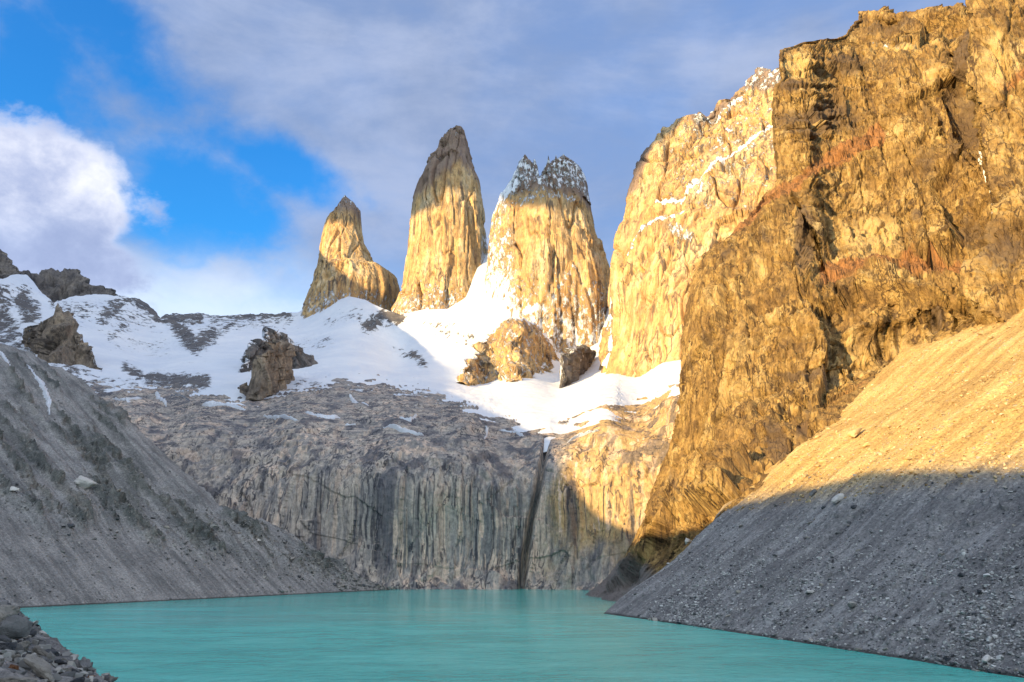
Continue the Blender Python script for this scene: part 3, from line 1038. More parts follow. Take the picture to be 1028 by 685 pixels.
def tower_disp(amp=1.0, seed=50):
    def f(P, px, py):
        W = P + np.stack([9 * fbm(P, 140, 2, seed=seed), 9 * fbm(P, 140, 2, seed=seed + 1), 12 * fbm(P, 120, 2, seed=seed + 6)], -1)
        d = 9 * (fbm(W, (95, 95, 1200), 3, ridge=True, seed=seed + 2) - 0.55)
        d += 7 * blocks(W, (70, 70, 1200), 1.0, seed=seed + 3) + 2.6 * blocks(W, (24, 24, 420), 0.8, seed=seed + 4) + 1.3 * blocks(P, (13, 13, 40), 1.0, seed=seed + 8)
        d -= 16 * joints(W, (90, 90, 1600), 0.022, seed=seed + 7) + 8 * joints(W, (60, 60, 900), 0.02, seed=seed + 9)
        d += 0.9 * fbm(P, (12, 12, 40), 4, 0.6, seed=seed + 5)
        return d * amp
    return f


def caps(pts, soft=14):  # dark summit rock, drawn lower so its colour also carries cloud shade
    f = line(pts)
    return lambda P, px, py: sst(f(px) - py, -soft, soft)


def snows(base, strokes):
    def f(P, px, py):
        s = np.full(px.shape, float(base)) if np.isscalar(base) else base(P, px, py)
        for pts, w, k in strokes:
            s = np.maximum(s, k * np.exp(-(poly_d(px, py, pts) / w) ** 2))
        return s
    return f


o = tower('granite_tower', [dict(rows=((197, 346, 347), (200, 343.5, 350), (204, 340.5, 353.5), (208, 337, 357), (213, 333, 361), (220, 327, 361), (232, 324, 362), (245, 321, 366), (258, 319, 373), (267, 317, 377),
                                       (270, 315, 388), (274, 314, 394), (280, 313, 398), (290, 309, 402), (300, 305, 401), (312, 300, 397), (325, 294, 398), (345, 280, 405)),
                                 Yc=2300, ratio=0.8, lean=0.12)],
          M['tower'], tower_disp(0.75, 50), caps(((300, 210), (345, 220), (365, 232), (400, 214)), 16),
          snows(lambda P, px, py: 0.02 + 0.42 * sst(py, 222, 206) + 0.42 * sst(py, 288, 308), ((((335, 262), (345, 255), (350, 265)), 6, .32), (((312, 268), (320, 275)), 5, .3))))
tag(o, 'leftmost and shortest granite tower, snow dusted tip and square shoulder', 'rock tower')
o = tower('granite_tower', [dict(rows=((128, 455, 463), (131, 452, 466), (136, 448, 467), (145, 442, 469), (152, 440, 470), (158, 433, 472), (168, 426, 477), (180, 419, 482), (200, 414, 486), (222, 412, 489),
                                       (250, 410, 491), (280, 406, 493), (300, 400, 495), (318, 390, 499), (332, 378, 503), (355, 368, 508)),
                                 Yc=2100, ratio=0.75, lean=0.10)],
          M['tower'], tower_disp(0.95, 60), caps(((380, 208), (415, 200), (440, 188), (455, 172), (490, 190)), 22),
          snows(lambda P, px, py: 0.04 + 0.50 * sst(py, 235, 335) + 0.25 * sst(py, 165, 140), ((((486, 240), (484, 275), (478, 310)), 8, .55), (((436, 272), (432, 262)), 4, .4), (((425, 175), (440, 160)), 4, .35))))
tag(o, 'tallest central granite tower with a dark blunt summit', 'rock tower')
o = tower('granite_tower', [dict(rows=((189, 512, 588), (195, 505, 590), (205, 500, 592), (215, 496, 594), (235, 493, 599), (255, 491, 606), (275, 489, 613), (300, 487, 614), (330, 483, 614),
                                       (350, 478, 612), (370, 474, 610), (395, 474, 606)), Yc=1900, ratio=0.7, lean=0.08),
                            dict(rows=((156.5, 526.5, 527.5), (160, 524, 530), (164, 521, 535), (172, 518, 539), (182, 514, 541), (192, 508, 549), (204, 504, 556)), Yc=1935, ratio=0.9, n=90),
                            dict(rows=((161, 535.5, 537.5), (168, 534.5, 540), (180, 532, 542)), Yc=1930, ratio=1.0, n=40),
                            dict(rows=((157, 557.5, 558.5), (162, 556.5, 560), (174, 553, 563)), Yc=1915, ratio=1.0, n=40),
                            dict(rows=((157.5, 550, 551), (163, 549, 552.5), (174, 546, 555)), Yc=1918, ratio=1.0, n=40),
                            dict(rows=((156, 565, 566.5), (160, 560, 570), (164, 555, 575), (168, 549, 579), (174, 543.5, 585), (184, 542, 588), (194, 536, 590), (204, 530, 592)), Yc=1930, ratio=0.8, n=120)],
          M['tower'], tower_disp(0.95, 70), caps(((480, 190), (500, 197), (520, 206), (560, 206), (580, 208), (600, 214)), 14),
          snows(lambda P, px, py: 0.20 + 0.32 * sst(py, 215, 195) + 0.30 * sst(px, 530, 500) + 0.34 * sst(py, 240, 350),
                ((((520, 215), (545, 210), (580, 210)), 9, .5), (((540, 330), (565, 300), (580, 280)), 7, .5), (((500, 335), (540, 322)), 8, .7), (((548, 335), (550, 350)), 4, .55))))
tag(o, 'granite tower with two snowy summits, right of the tallest tower', 'rock tower')

# ---- the big golden wall right of the towers
T4L = line(((66, 762), (72, 757), (80, 750), (84, 747), (92, 741), (97, 735), (99, 722), (104, 716), (112, 708), (119, 700), (123, 680), (126, 676), (131, 671), (140, 660), (150, 652), (160, 643), (175, 636), (190, 631),
            (205, 626), (235, 618), (260, 615), (290, 613), (320, 614), (345, 609), (365, 604), (400, 598)))


def golden_wall():
    px, py = Relief.rows(68, 402, T4L, line(((60, 792), (200, 800), (240, 760), (400, 720))), 1.0, 230)
    jag = fbm(np.stack([0 * py, py, 0 * py], -1), 7.0, 4, 0.65, seed=80)
    px = px + 6.0 * jag * sst(px, T4L(py) + 14, T4L(py)) * sst(py, 215, 150)
    D = RBF(((757, 72, 1500), (720, 100, 1530), (676, 126, 1560), (640, 165, 1580), (618, 235, 1560), (614, 320, 1520), (600, 395, 1470),
             (790, 70, 1420), (740, 150, 1400), (680, 200, 1420), (650, 300, 1390), (640, 390, 1330), (690, 300, 1300), (690, 390, 1230), (780, 200, 1300), (780, 300, 1240)), 0.2)(px, py)
    for pts, w, dd in (((((770, 128), (745, 154), (722, 163), (706, 182), (682, 200), (659, 201))), 4, 16), (((686, 214), (663, 217), (644, 231), (630, 258)), 3, 10)):
        f = line([(x, y) for x, y in pts])
        D = D + dd * sst(f(px) - py, -3, 4) * sst(px, pts[-1][0] - 5, pts[-1][0] + 15)
    r = Relief(px, py, D).pad(left=260, n=14).pad(top=120, drop=0.6, n=6)
    r.displace(tower_disp(1.0, 81))
    cap = np.maximum(sst(r.py, 97, 84) * sst(r.px, 715, 735), sst(line(((600, 215), (640, 188), (660, 140), (668, 120)))(r.px) - r.py, -14, 10) * sst(r.px, 672, 650))  # cap also puts the cloud's shade into the left shoulder's colour
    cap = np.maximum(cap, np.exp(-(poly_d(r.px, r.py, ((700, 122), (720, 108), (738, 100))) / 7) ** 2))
    sn = snows(lambda P, px, py: 0.20 + 0.18 * sst(px, 640, 690) * sst(py, 240, 190) + 0.10 * sst(py, 96, 84),
               ((((774, 124), (745, 150), (722, 163), (706, 182), (682, 200), (659, 201)), 4.2, .72), (((686, 214), (663, 217), (644, 231), (632, 256)), 3.4, .66),
                (((675, 228), (690, 240)), 12, .55), (((702, 196), (708, 190)), 7, .6), (((718, 148), (724, 140), (735, 130)), 8, .5), (((700, 122), (725, 112), (745, 100)), 6, .6),
                (((757, 74), (765, 84), (776, 90)), 9, .46), (((664, 300), (668, 310)), 5, .4), (((630, 395), (690, 385)), 5, .6), (((618, 300), (616, 350), (605, 385)), 4, .7)))(r.P, r.px, r.py)
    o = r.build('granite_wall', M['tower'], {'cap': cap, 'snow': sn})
    tag(o, 'broad golden granite wall crossed by diagonal snow ledges', 'rock wall')


golden_wall()

# ---- the near ochre cliff on the right
C_L = line(((-30, 868), (8, 866), (12, 863), (20, 857), (34, 846), (38, 838), (41, 806), (45, 792), (50, 781), (60, 779), (76, 780), (82, 776), (95, 772), (120, 773), (150, 775), (175, 779),
            (185, 776), (192, 768), (205, 754), (218, 745), (232, 735), (245, 716), (255, 705), (272, 698), (290, 692), (320, 687), (350, 684), (380, 680), (405, 678), (425, 674), (445, 667), (480, 655), (510, 645),
            (540, 632), (560, 617), (575, 604), (590, 588), (597, 580), (604, 586), (640, 600)))
R_TOPI = line([(float(R_TOP(x)) * -1, x) for x in range(606, 1100, 4)])


CRACKS = (
    (((816, 48), (823, 63), (831, 90)), 2.5, 9), (((857, 48), (865, 68), (871, 88), (878, 109), (890, 128), (909, 149), (918, 175), (930, 206), (935, 238), (937, 256)), 3.0, 12),
    (((908, 46), (921, 74), (939, 102), (948, 130)), 3.0, 11), (((878, 66), (890, 86), (897, 100)), 2.2, 7), (((775, 117), (800, 112), (840, 108)), 1.4, 6), (((790, 128), (825, 121), (852, 117)), 1.4, 7),
    (((798, 139), (840, 132), (876, 126)), 1.4, 6), (((885, 148), (893, 175), (904, 192)), 2.5, 9), (((865, 145), (866, 162)), 1.6, 6), (((953, 40), (962, 90), (976, 140), (986, 168)), 7.0, 26),
    (((958, 40), (960, 56)), 4.0, 18), (((764, 245), (771, 268)), 2.2, 6), (((745, 272), (752, 313), (759, 345)), 3.0, 8), (((799, 292), (801, 320)), 2.2, 7), (((810, 297), (812, 316)), 2.0, 6),
    (((824, 283), (826, 309)), 2.0, 8), (((839, 287), (841, 310), (831, 328), (832, 360)), 2.2, 9), (((892, 289), (891, 319), (889, 354)), 2.6, 10), (((871, 304), (861, 340)), 2.0, 6),
    (((926, 294), (934, 326)), 4.0, 8), (((912, 294), (916, 320)), 2.0, 7), (((968, 273), (970, 292)), 2.4, 8), (((884, 233), (890, 258)), 2.0, 7), (((903, 210), (912, 258)), 2.2, 8),
    (((925, 213), (935, 258)), 2.2, 8), (((950, 222), (962, 258)), 3.0, 9), (((972, 222), (979, 252)), 2.2, 8), (((776, 379), (800, 380), (836, 370)), 4.5, 10), (((760, 455), (775, 436), (792, 410)), 7.0, 10),
    (((785, 445), (800, 425), (812, 400)), 3.0, 6), (((708, 330), (710, 350)), 5.0, 6), (((690, 355), (700, 372)), 2.0, 5), (((650, 530), (640, 560), (625, 585)), 3.0, 9), (((672, 470), (660, 520), (652, 545)), 3.0, 8),
    (((722, 430), (727, 450), (731, 468)), 1.8, 5), (((757, 378), (762, 392)), 1.8, 5), (((717, 330), (720, 345)), 2.0, 5), (((853, 215), (858, 245)), 1.6, 4), (((838, 212), (845, 240)), 1.6, 4))
# darker rock, plus shade painted into the wedge, recesses and cleft: (outline centre x, y, half width, half height, amount)
DARK_ROCK_AND_SHADE = ((820, 118, 60, 22, .75), (795, 84, 24, 9, .7), (850, 66, 38, 14, .62), (890, 70, 26, 22, .5), (930, 100, 10, 26, .5), (895, 26, 60, 14, .5), (808, 236, 12, 40, .85), (732, 258, 14, 16, .55),
             (770, 240, 20, 12, .45), (921, 219, 12, 12, .6), (930, 165, 22, 30, .5), (965, 225, 24, 26, .55), (935, 312, 9, 22, .8), (958, 120, 12, 70, .6), (805, 376, 30, 6, .95), (774, 436, 12, 24, .9),
             (800, 420, 8, 18, .6), (709, 340, 7, 10, .6), (860, 130, 40, 14, .45), (900, 110, 30, 25, .35), (870, 175, 26, 14, .35), (920, 285, 40, 8, .4), (690, 365, 8, 16, .4), (971, 90, 7, 75, .95))


# paler rock faces
PALE_ROCK = ((875, 235, 46, 34, .8), (936, 72, 9, 26, .55), (800, 62, 18, 14, .9), (805, 88, 6, 5, .7), (745, 335, 26, 60, .55), (850, 330, 26, 34, .6), (900, 340, 14, 22, .6), (715, 300, 22, 26, .5),
             (885, 84, 12, 8, .6), (865, 190, 18, 22, .6), (740, 400, 40, 30, .5), (760, 262, 10, 12, .7), (700, 470, 30, 40, .45), (820, 122, 26, 4, .6), (915, 47, 36, 3, .9), (640, 500, 20, 30, .4))


def right_cliff():
    xr = lambda y: np.minimum(np.interp(-y, *zip(*sorted((-float(R_TOP(x)), x) for x in range(606, 1100, 4)))) + 26, 1095)
    px, py = Relief.rows(8, 612, C_L, xr, 0.85, 520)
    px = px + 3.0 * fbm(np.stack([0 * py, py, 0 * py], -1), 14.0, 4, 0.6, seed=90) * sst(px, C_L(py) + 20, C_L(py)) * sst(py, 590, 540)
    dr = lambda x, y: float(PR.depth(np.array(x), np.array(y)))
    ctl = [(580, 597, 667), (590, 600, 620), (605, 604, 565), (612, 575, 650), (640, 560, 585), (635, 540, 665), (665, 520, 570), (660, 480, 690), (700, 500, 545), (690, 440, 660),
           (680, 400, 690), (687, 330, 720), (700, 260, 745), (740, 230, 735), (776, 185, 740), (773, 95, 790), (781, 50, 810), (863, 12, 860),
           (730, 440, 590), (730, 350, 640), (760, 300, 640), (780, 380, 575), (800, 240, 660), (820, 330, 580), (880, 310, 560), (930, 290, 540),
           (830, 180, 700), (900, 180, 660), (900, 240, 620), (960, 220, 590), (850, 100, 745), (940, 110, 680), (960, 40, 740), (1000, 200, 570), (1060, 200, 560), (1060, 20, 680)]
    for x, y in ((735, 508), (770, 481), (800, 452), (850, 400), (880, 375), (915, 350), (960, 328), (1000, 312), (1060, 280)):
        ctl.append((x, y, dr(x, y)))
    D = RBF(ctl, 0.12)(px, py)

    def step(pts, w0, w1, dd, x0=None, x1=None):
        f = line(pts)
        g = sst(f(px) - py, -w0, w1)
        if x0:
            g = g * sst(px, x0, x0 + 25)
        if x1:
            g = g * sst(px, x1 + 25, x1)
        return dd * g
    D = D + step(((815, 279), (850, 277), (872, 272), (930, 264), (970, 258), (1000, 250)), 2, 9, 30, 812)
    D = D + step(((750, 222), (767, 208), (790, 192), (816, 172), (850, 152), (869, 147), (890, 146)), 2, 11, 24, 745, 885)
    D = D + step(((780, 94), (820, 97), (870, 108)), 1, 3, 7, 774, 862)
    D = D + step(((780, 78), (800, 72), (814, 78)), 1, 3, 6, 776, 812)
    D = D + step(((780, 51), (840, 46), (880, 47), (960, 44)), 1, 6, 42)
    D = D + step(((708, 420), (745, 411), (775, 404)), 1, 3, 6, 700, 772)
    D = D + step(((822, 208), (852, 205), (880, 210)), 1, 3, 5, 822, 880)
    # the big open corner under the orange ledge: faces right, then a wall that catches the sun
    wl = line([(y, x) for x, y in ((799, 198), (808, 212), (816, 232), (824, 258), (830, 276))])
    t = wl(py) - px
    D = D + 26 * np.clip(1 - t / 26, 0, 1) * (t > 0) * sst(py, 196, 212) * sst(py, 284, 274)
    for pts, w, dd in CRACKS:
        D = D + 0.72 * dd * np.exp(-(poly_d(px, py, pts) / (w * 1.15)) ** 2)
    con = PR.depth(px, py)
    below = py - R_TOP(px)
    D = np.where((below > 13) | ((px < 690) & (below > -2)), np.maximum(D, con + 3 + np.clip(below, 0, 50) * 0.6), D)
    r = Relief(px, py, D).pad(left=160, n=14).pad(top=180, drop=0.5, n=8)

    def disp(P, px, py):
        W = P + np.stack([5 * fbm(P, 60, 2, seed=91), 5 * fbm(P, 60, 2, seed=92), 5 * fbm(P, 60, 2, seed=93)], -1)
        strata = sst(py, 240, 130) * sst(px, 900, 840) + 0.12
        d = 9.0 * (fbm(W, (70, 70, 300), 3, 0.5, ridge=True, seed=94) - 0.55)
        d += (1 - 0.6 * strata) * (3.0 * blocks(W, (40, 40, 240), 1.0, seed=87) + 2.4 * blocks(W, (15, 15, 120), 0.9, seed=95)) + 1.7 * blocks(W, (6.5, 6.5, 30), 1.0, seed=99) + 0.8 * blocks(P, (3, 3, 6), 1.2, seed=86)
        d += 4.5 * blocks(W, (75, 75, 170), 5.0, seed=85) * (1 - 0.5 * strata)
        d += strata * (2.2 * fbm(W * np.array([0.06, 0.06, 1.0]), (7, 7, 9), 3, 0.5, seed=96) + 4.0 * blocks(W, (110, 110, 8), 0.6, seed=97))
        d -= 4.0 * joints(W, (34, 34, 320), 0.025, seed=88)
        d += 0.5 * fbm(P, (4, 4, 6), 4, 0.6, seed=98)
        inn = sst(px, C_L(py) - 2, C_L(py) + 34)
        con = np.where(px > 640, 0.25 + 0.75 * sst(R_TOP(px) - py, 0, 30), 1.0)
        return (d - 3.5) * (0.35 + 0.65 * sst(py, 600, 560)) * (0.35 + 0.65 * inn) * con - 3.0 * (1 - inn)
    r.displace(disp, 6)
    X, Y = r.px, r.py
    tint = np.zeros_like(X)
    for pts, w, k in ((((735, 228), (767, 204), (790, 187), (816, 166), (850, 149), (883, 143)), 8.5, 1.0), (((828, 274), (870, 268), (930, 258), (970, 252)), 7, 1.0), (((800, 420), (835, 395), (870, 378)), 7, .45)):
        tint = np.maximum(tint, k * np.exp(-(poly_d(X, Y, pts) / w) ** 2))
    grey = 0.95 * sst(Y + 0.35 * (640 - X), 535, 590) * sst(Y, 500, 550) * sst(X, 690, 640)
    cap = np.zeros_like(X)
    for cx_, cy_, rx_, ry_, k in DARK_ROCK_AND_SHADE:
        cap = np.maximum(cap, 1.15 * k * np.exp(-(((X - cx_) / rx_) ** 2 + ((Y - cy_) / ry_) ** 2)))
    for pts, w, dd in CRACKS:
        cap = np.maximum(cap, 0.55 * np.exp(-(poly_d(X, Y, pts) / (w * 0.8)) ** 2))
    cap = np.maximum(cap, 0.34 * sst(Y, 175, 120))
    pale = np.zeros_like(X)
    for cx_, cy_, rx_, ry_, k in PALE_ROCK:
        pale = np.maximum(pale, k * np.exp(-(((X - cx_) / rx_) ** 2 + ((Y - cy_) / ry_) ** 2)))
    cap = cap * (1 - 0.8 * pale)
    sn = snows(-0.3, ((((870, 47), (905, 46)), 1.5, .5),))(r.P, X, Y)
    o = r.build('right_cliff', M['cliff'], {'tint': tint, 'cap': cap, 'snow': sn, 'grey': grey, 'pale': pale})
    tag(o, kind='structure')
    return r
    return r


RC = right_cliff()


def right_pillar():
    L = line(((-40, 970), (0, 975), (30, 977), (60, 979), (100, 983), (140, 987), (165, 991), (185, 999), (205, 1003), (218, 1001), (235, 992), (250, 984), (265, 977), (285, 973), (298, 976), (310, 986), (322, 1002), (345, 1030)))
    px, py = Relief.rows(-38, 340, L, line(((-40, 1290), (345, 1290))), 1.05, 230)
    px = px + 2.5 * fbm(np.stack([0 * py, py, 0 * py], -1), 14.0, 4, 0.6, seed=100) * sst(px, L(py) + 20, L(py))
    D = RBF(((972, -40, 600), (978, 60, 575), (990, 165, 545), (1003, 210, 520), (980, 260, 510), (974, 290, 505), (1005, 322, 485), (1110, -40, 560), (1110, 100, 530), (1060, 200, 500), (1060, 290, 475), (1110, 340, 440), (1290, -40, 470), (1290, 340, 360), (1290, 150, 400), (1030, 220, 500)), 0.15)(px, py)
    f = line(((1000, 205), (1028, 185), (1060, 170)))
    D = D + 22 * sst(f(px) - py, -4, 10)
    r = Relief(px, py, D).pad(left=120, n=12)

    def disp(P, px, py):
        W = P + np.stack([4 * fbm(P, 60, 2, seed=101), 4 * fbm(P, 60, 2, seed=102), 0 * P[..., 0]], -1)
        d = 8 * (fbm(W, (50, 50, 260), 3, 0.5, ridge=True, seed=103) - 0.55) + 3 * blocks(W, (36, 36, 200), 1.0, seed=109) + 2.2 * blocks(W, (14, 14, 90), 0.9, seed=104)
        d += 1.6 * blocks(W, (6.5, 6.5, 30), 1.0, seed=105) + 0.8 * blocks(P, (3, 3, 6), 1.2, seed=86) - 4 * joints(W, (30, 30, 200), 0.03, seed=108)
        d += 0.5 * fbm(P, 4, 4, 0.6, seed=106)
        return d
    r.displace(disp)
    tint = 0.55 * np.exp(-(poly_d(r.px, r.py, ((1005, 90), (1030, 75))) / 10) ** 2)
    o = r.build('right_pillar', M['cliff'], {'tint': tint, 'cap': 0.24 + 0.4 * np.exp(-(((r.px - 1010) / 40) ** 2 + ((r.py - 250) / 30) ** 2)), 'snow': 0 * tint - 0.4, 'grey': 0 * tint, 'pale': 0.16 + 0.45 * np.exp(-(((r.px - 1000) / 14) ** 2 + ((r.py - 60) / 60) ** 2))})
    tag(o, kind='structure')


right_pillar()

o = ridge('snowy_crest', ((925, 14), (938, 12), (944, 9), (950, 8), (954, 13), (960, 12), (972, 16), (990, 22)), ((920, 50), (995, 55)), 922, 992, 900, seed=45, snow=0.75, jag=2.0, back=100)
tag(o, 'small snow covered crest showing between the cliff top and pillar', 'rock crest')


# ---- rock outcrops in the snow
def outcrop(name, top, bot, label, lean=0.45, bulge=20.0, seed=110, snow=0.12, mat='outcrop', amp=1.0, cat='rock outcrop', tall=1.0):
    tl, bl = line(top), line(bot)
    x0, x1 = max(top[0][0], bot[0][0]), min(top[-1][0], bot[-1][0])
    px, py = Relief.columns(x0, x1, tl, bl, 0.7, 70)
    Db = DC(px[-1], py[-1])
    Db = np.convolve(np.pad(Db, 8, mode='edge'), np.ones(17) / 17, 'valid')
    w = np.sin(np.pi * np.clip((px - x0) / (x1 - x0), 0.0, 1)) ** 0.7
    h = (bl(px) - py) * Db[None] / F
    py = py + 2.2 * fbm(np.stack([px, 0 * px, 0 * px + seed], -1), 5.0, 3, 0.6) * sst(py, bl(px), tl(px))
    D = Db[None] - bulge * w + lean * h + bulge * 1.3 * (1 - w)
    px = px + 1.2 * fbm(np.stack([py, px, 0 * px + seed], -1), 9.0, 3)
    r = Relief(px, py, D).pad(left=90, right=90, n=8).pad(top=110, drop=0.7, n=8)
    r.displace(lambda P, a, b: amp * (14 * (fbm(P, (50, 50, 150), 4, 0.55, ridge=True, seed=seed) - 0.5) + 7 * blocks(P, (34, 34, 80 * tall), 1.5, seed=seed + 1) + 3.5 * blocks(P, (13, 13, 30 * tall), 1.3, seed=seed + 2)))
    sn = snow + 0.3 * sst(r.py - tl(r.px), 5, 0)
    o = r.build(name, M[mat], {'snow': sn})
    return tag(o, label, cat)


outcrop('rock_outcrop', ((24, 342), (31, 334), (38, 326), (44, 323), (52, 319), (57, 313), (70, 312), (74, 318), (77, 331), (84, 342), (92, 353), (100, 363), (108, 372)),
        ((24, 347), (44, 365), (60, 369), (80, 371), (108, 378)), 'twin-topped dark rock outcrop standing in snow above the moraine', seed=111, mat='outcrop', bulge=14, lean=0.8, snow=0.12)
outcrop('rock_outcrop', ((240, 377), (247, 362), (256, 344), (263, 336), (272, 329), (280, 334), (288, 338), (292, 345)), ((240, 380), (260, 375), (292, 362)),
        'dark snow-streaked rock rib directly behind the brown outcrop', seed=114, mat='ridge', snow=0.33, bulge=8, lean=1.2)
outcrop('rock_outcrop', ((286, 350), (292, 348), (300, 347), (307, 349), (311, 358), (315, 368)), ((286, 376), (298, 373), (308, 371), (315, 370)),
        'small dark block attached to the right of the brown outcrop', seed=117, mat='ridge', bulge=8, lean=0.6)
outcrop('rock_outcrop', ((237, 392), (247, 385), (252, 378), (252.5, 364), (262, 354), (270, 348), (277, 341), (283, 345), (288, 347), (291, 370), (292, 382)),
        ((237, 393), (250, 402), (262, 402), (270, 399), (280, 392), (292, 386)), 'large brown buttress of rock rising alone from the central snowfield', seed=120, bulge=26, lean=0.35, snow=0.0)
outcrop('rock_outcrop', ((561, 394), (563, 370), (566, 357), (574, 352), (584, 347), (593, 352)), ((561, 396), (570, 391), (578, 386), (593, 370)),
        'grey block of rock on the snow beneath the two-summit tower', seed=123, mat='ridge', bulge=14, lean=0.3, snow=0.2)
outcrop('rock_outcrop', ((458, 384), (466, 369), (476, 354), (487, 339), (498, 328), (510, 322), (526, 320), (540, 327), (552, 343), (562, 363)),
        ((458, 387), (471, 392), (485, 388), (500, 385), (515, 388), (527, 384), (545, 376), (562, 366)), 'golden rock mound dusted with snow at the foot of the two-summit tower', seed=126, mat='tower', bulge=3, lean=1.7, snow=0.42, amp=1.1, tall=5.0)


# ---- the mountain behind and left of the viewpoint, whose shadow lies over the lake
def shadow_ridge():
    pts = []
    for q in ((1020, 470, 'R'), (900, 475, 'R'), (800, 490, 'R'), (750, 503, 'R'), (690, 538, 565), (640, 550, 625), (604, 520, 790), (572, 472, 815), (552, 442, 840),
              (470, 400, 1300), (430, 350, 1800), (405, 330, 1950), (385, 303, 2230), (350, 283, 2170), (322, 258, 2230)):
        Y = PR.depth(np.array(q[0]), np.array(q[1])) if q[2] == 'R' else q[2]
        p = unp(q[0], q[1], Y)
        pts.append((p[:2] @ NH, p[2] - TE * (p[:2] @ SH)))
    pts = sorted(pts)
    l0, k0 = pts[0]
    l1, k1 = pts[-1]
    f = line([(l0 - 2500, k0 + 180), (l0 - 250, k0 + 180)] + pts + [(l1 + 60, k1 - 10), (l1 + 400, k1 - 90)])
    ls = np.arange(l0 - 720, l1 + 330, 8.0)
    k = f(ls)
    s0 = 480.0
    prof = np.concatenate([-np.linspace(1, 0, 40) ** 1.3, np.linspace(0, 1, 25)[1:]])
    V = []
    for t in prof:
        z = k + TE * s0
        reach = (z + 20) * ((0.30 + 0.5 * sst(ls, l0 + 200, l0 + 1100)) if t < 0 else 1.3)
        s_ = s0 + t * reach
        zz = z - np.abs(t) * (z + 20)
        V.append(np.stack([ls * NH[0] + s_ * SH[0], ls * NH[1] + s_ * SH[1], zz], -1))
    P = np.array(V)
    nz = 22 * fbm(P, (110, 110, 110), 5, 0.55, ridge=True, seed=130) - 14
    edge = np.abs(prof)[:, None]
    P[..., 2] += nz * sst(edge, 0.0, 0.08) + 5.0 * fbm(P, 40, 4, seed=131) * sst(edge, 0.2, 0.0)
    o = mesh_from('shading_mountain', P, grid_quads(*P.shape[:2]), M['ridge'], {'snow': np.full(P.shape[:2], 0.05)})
    tag(o, 'mountain side behind the viewpoint that shades the lake', kind='structure')


shadow_ridge()


# ---- the bank of cloud in the east whose shadow dulls the tops of the towers
def east_cloud():
    pts = []
    for x, y, Y in ((330, 204, 2250), (360, 210, 2250), (415, 198, 2040), (445, 176, 2040), (485, 180, 2080), (500, 190, 1830), (540, 193, 1820), (585, 194, 1850), (622, 205, 1560), (640, 165, 1580), (662, 130, 1560), (700, 50, 1500), (760, -50, 1400)):
        p = unp(x, y, Y)
        pts.append((p[:2] @ NH, p[2] - TE * (p[:2] @ SH)))
    pts = sorted(pts)
    f = line([(pts[0][0] - 900, pts[0][1] - 60)] + pts)
    ls = np.arange(pts[0][0] - 700, pts[-1][0] + 40, 14.0)
    s0 = 2600.0
    base = f(ls) + TE * s0
    n = 72
    ph = np.linspace(0, 2 * np.pi, n, endpoint=False)
    taper = np.clip(np.minimum(ls - ls[0], ls[-1] - ls) / 160, 0.02, 1) ** 0.5
    Rz = 330.0
    zc = base + Rz
    P = np.zeros((len(ls), n, 3))
    P[..., 0] = ls[:, None] * NH[0] + (s0 + 420 * np.cos(ph)[None] * taper[:, None]) * SH[0]
    P[..., 1] = ls[:, None] * NH[1] + (s0 + 420 * np.cos(ph)[None] * taper[:, None]) * SH[1]
    P[..., 2] = zc[:, None] + Rz * np.sin(ph)[None] * (0.3 + 0.7 * taper[:, None])
    lump = fbm(P, 220, 5, 0.55, ridge=True, seed=140) - 0.5
    P[..., 2] += 60 * lump * np.sign(np.sin(ph))[None]
    m, T, b = new_mat('cloud_white')
    T.put(b.inputs['Base Color'], (0.85, 0.85, 0.87))
    b.inputs['Roughness'].default_value = 1.0
    o = mesh_from('cloud', P, grid_quads(len(ls), n, True), m)
    tag(o, 'bank of cloud in the east behind the viewpoint', kind='structure')


east_cloud()


# ================================================================== SNOW PATCHES
def sample(rel, qx, qy):
    """points of a built relief nearest to photo positions"""
    X, Y = rel.px, rel.py
    col = np.argmin(np.abs(X[-1][None, :] - np.asarray(qx).ravel()[:, None]), 1) if np.ptp(X[:, 5]) < 1e-6 else None
    out = []
    qx, qy = np.asarray(qx, float), np.asarray(qy, float)
    for i, (x, y) in enumerate(zip(qx.ravel(), qy.ravel())):
        if col is not None:
            c = col[i]
            k = np.searchsorted(Y[10:, c], y) + 10
            k = min(max(k, 11), Y.shape[0] - 1)
            y0, y1 = Y[k - 1, c], Y[k, c]
            f = np.clip((y - y0) / (y1 - y0 + 1e-9), 0, 1)
            out.append(rel.P[k - 1, c] * (1 - f) + rel.P[k, c] * f)
        else:
            r = int(np.argmin(np.abs(Y[:, -1] - y)))
            k = int(np.clip(np.searchsorted(X[r], x), 1, X.shape[1] - 1))
            f = np.clip((x - X[r, k - 1]) / (X[r, k] - X[r, k - 1] + 1e-9), 0, 1)
            out.append(rel.P[r, k - 1] * (1 - f) + rel.P[r, k] * f)
    return np.array(out).reshape(*qx.shape, 3)


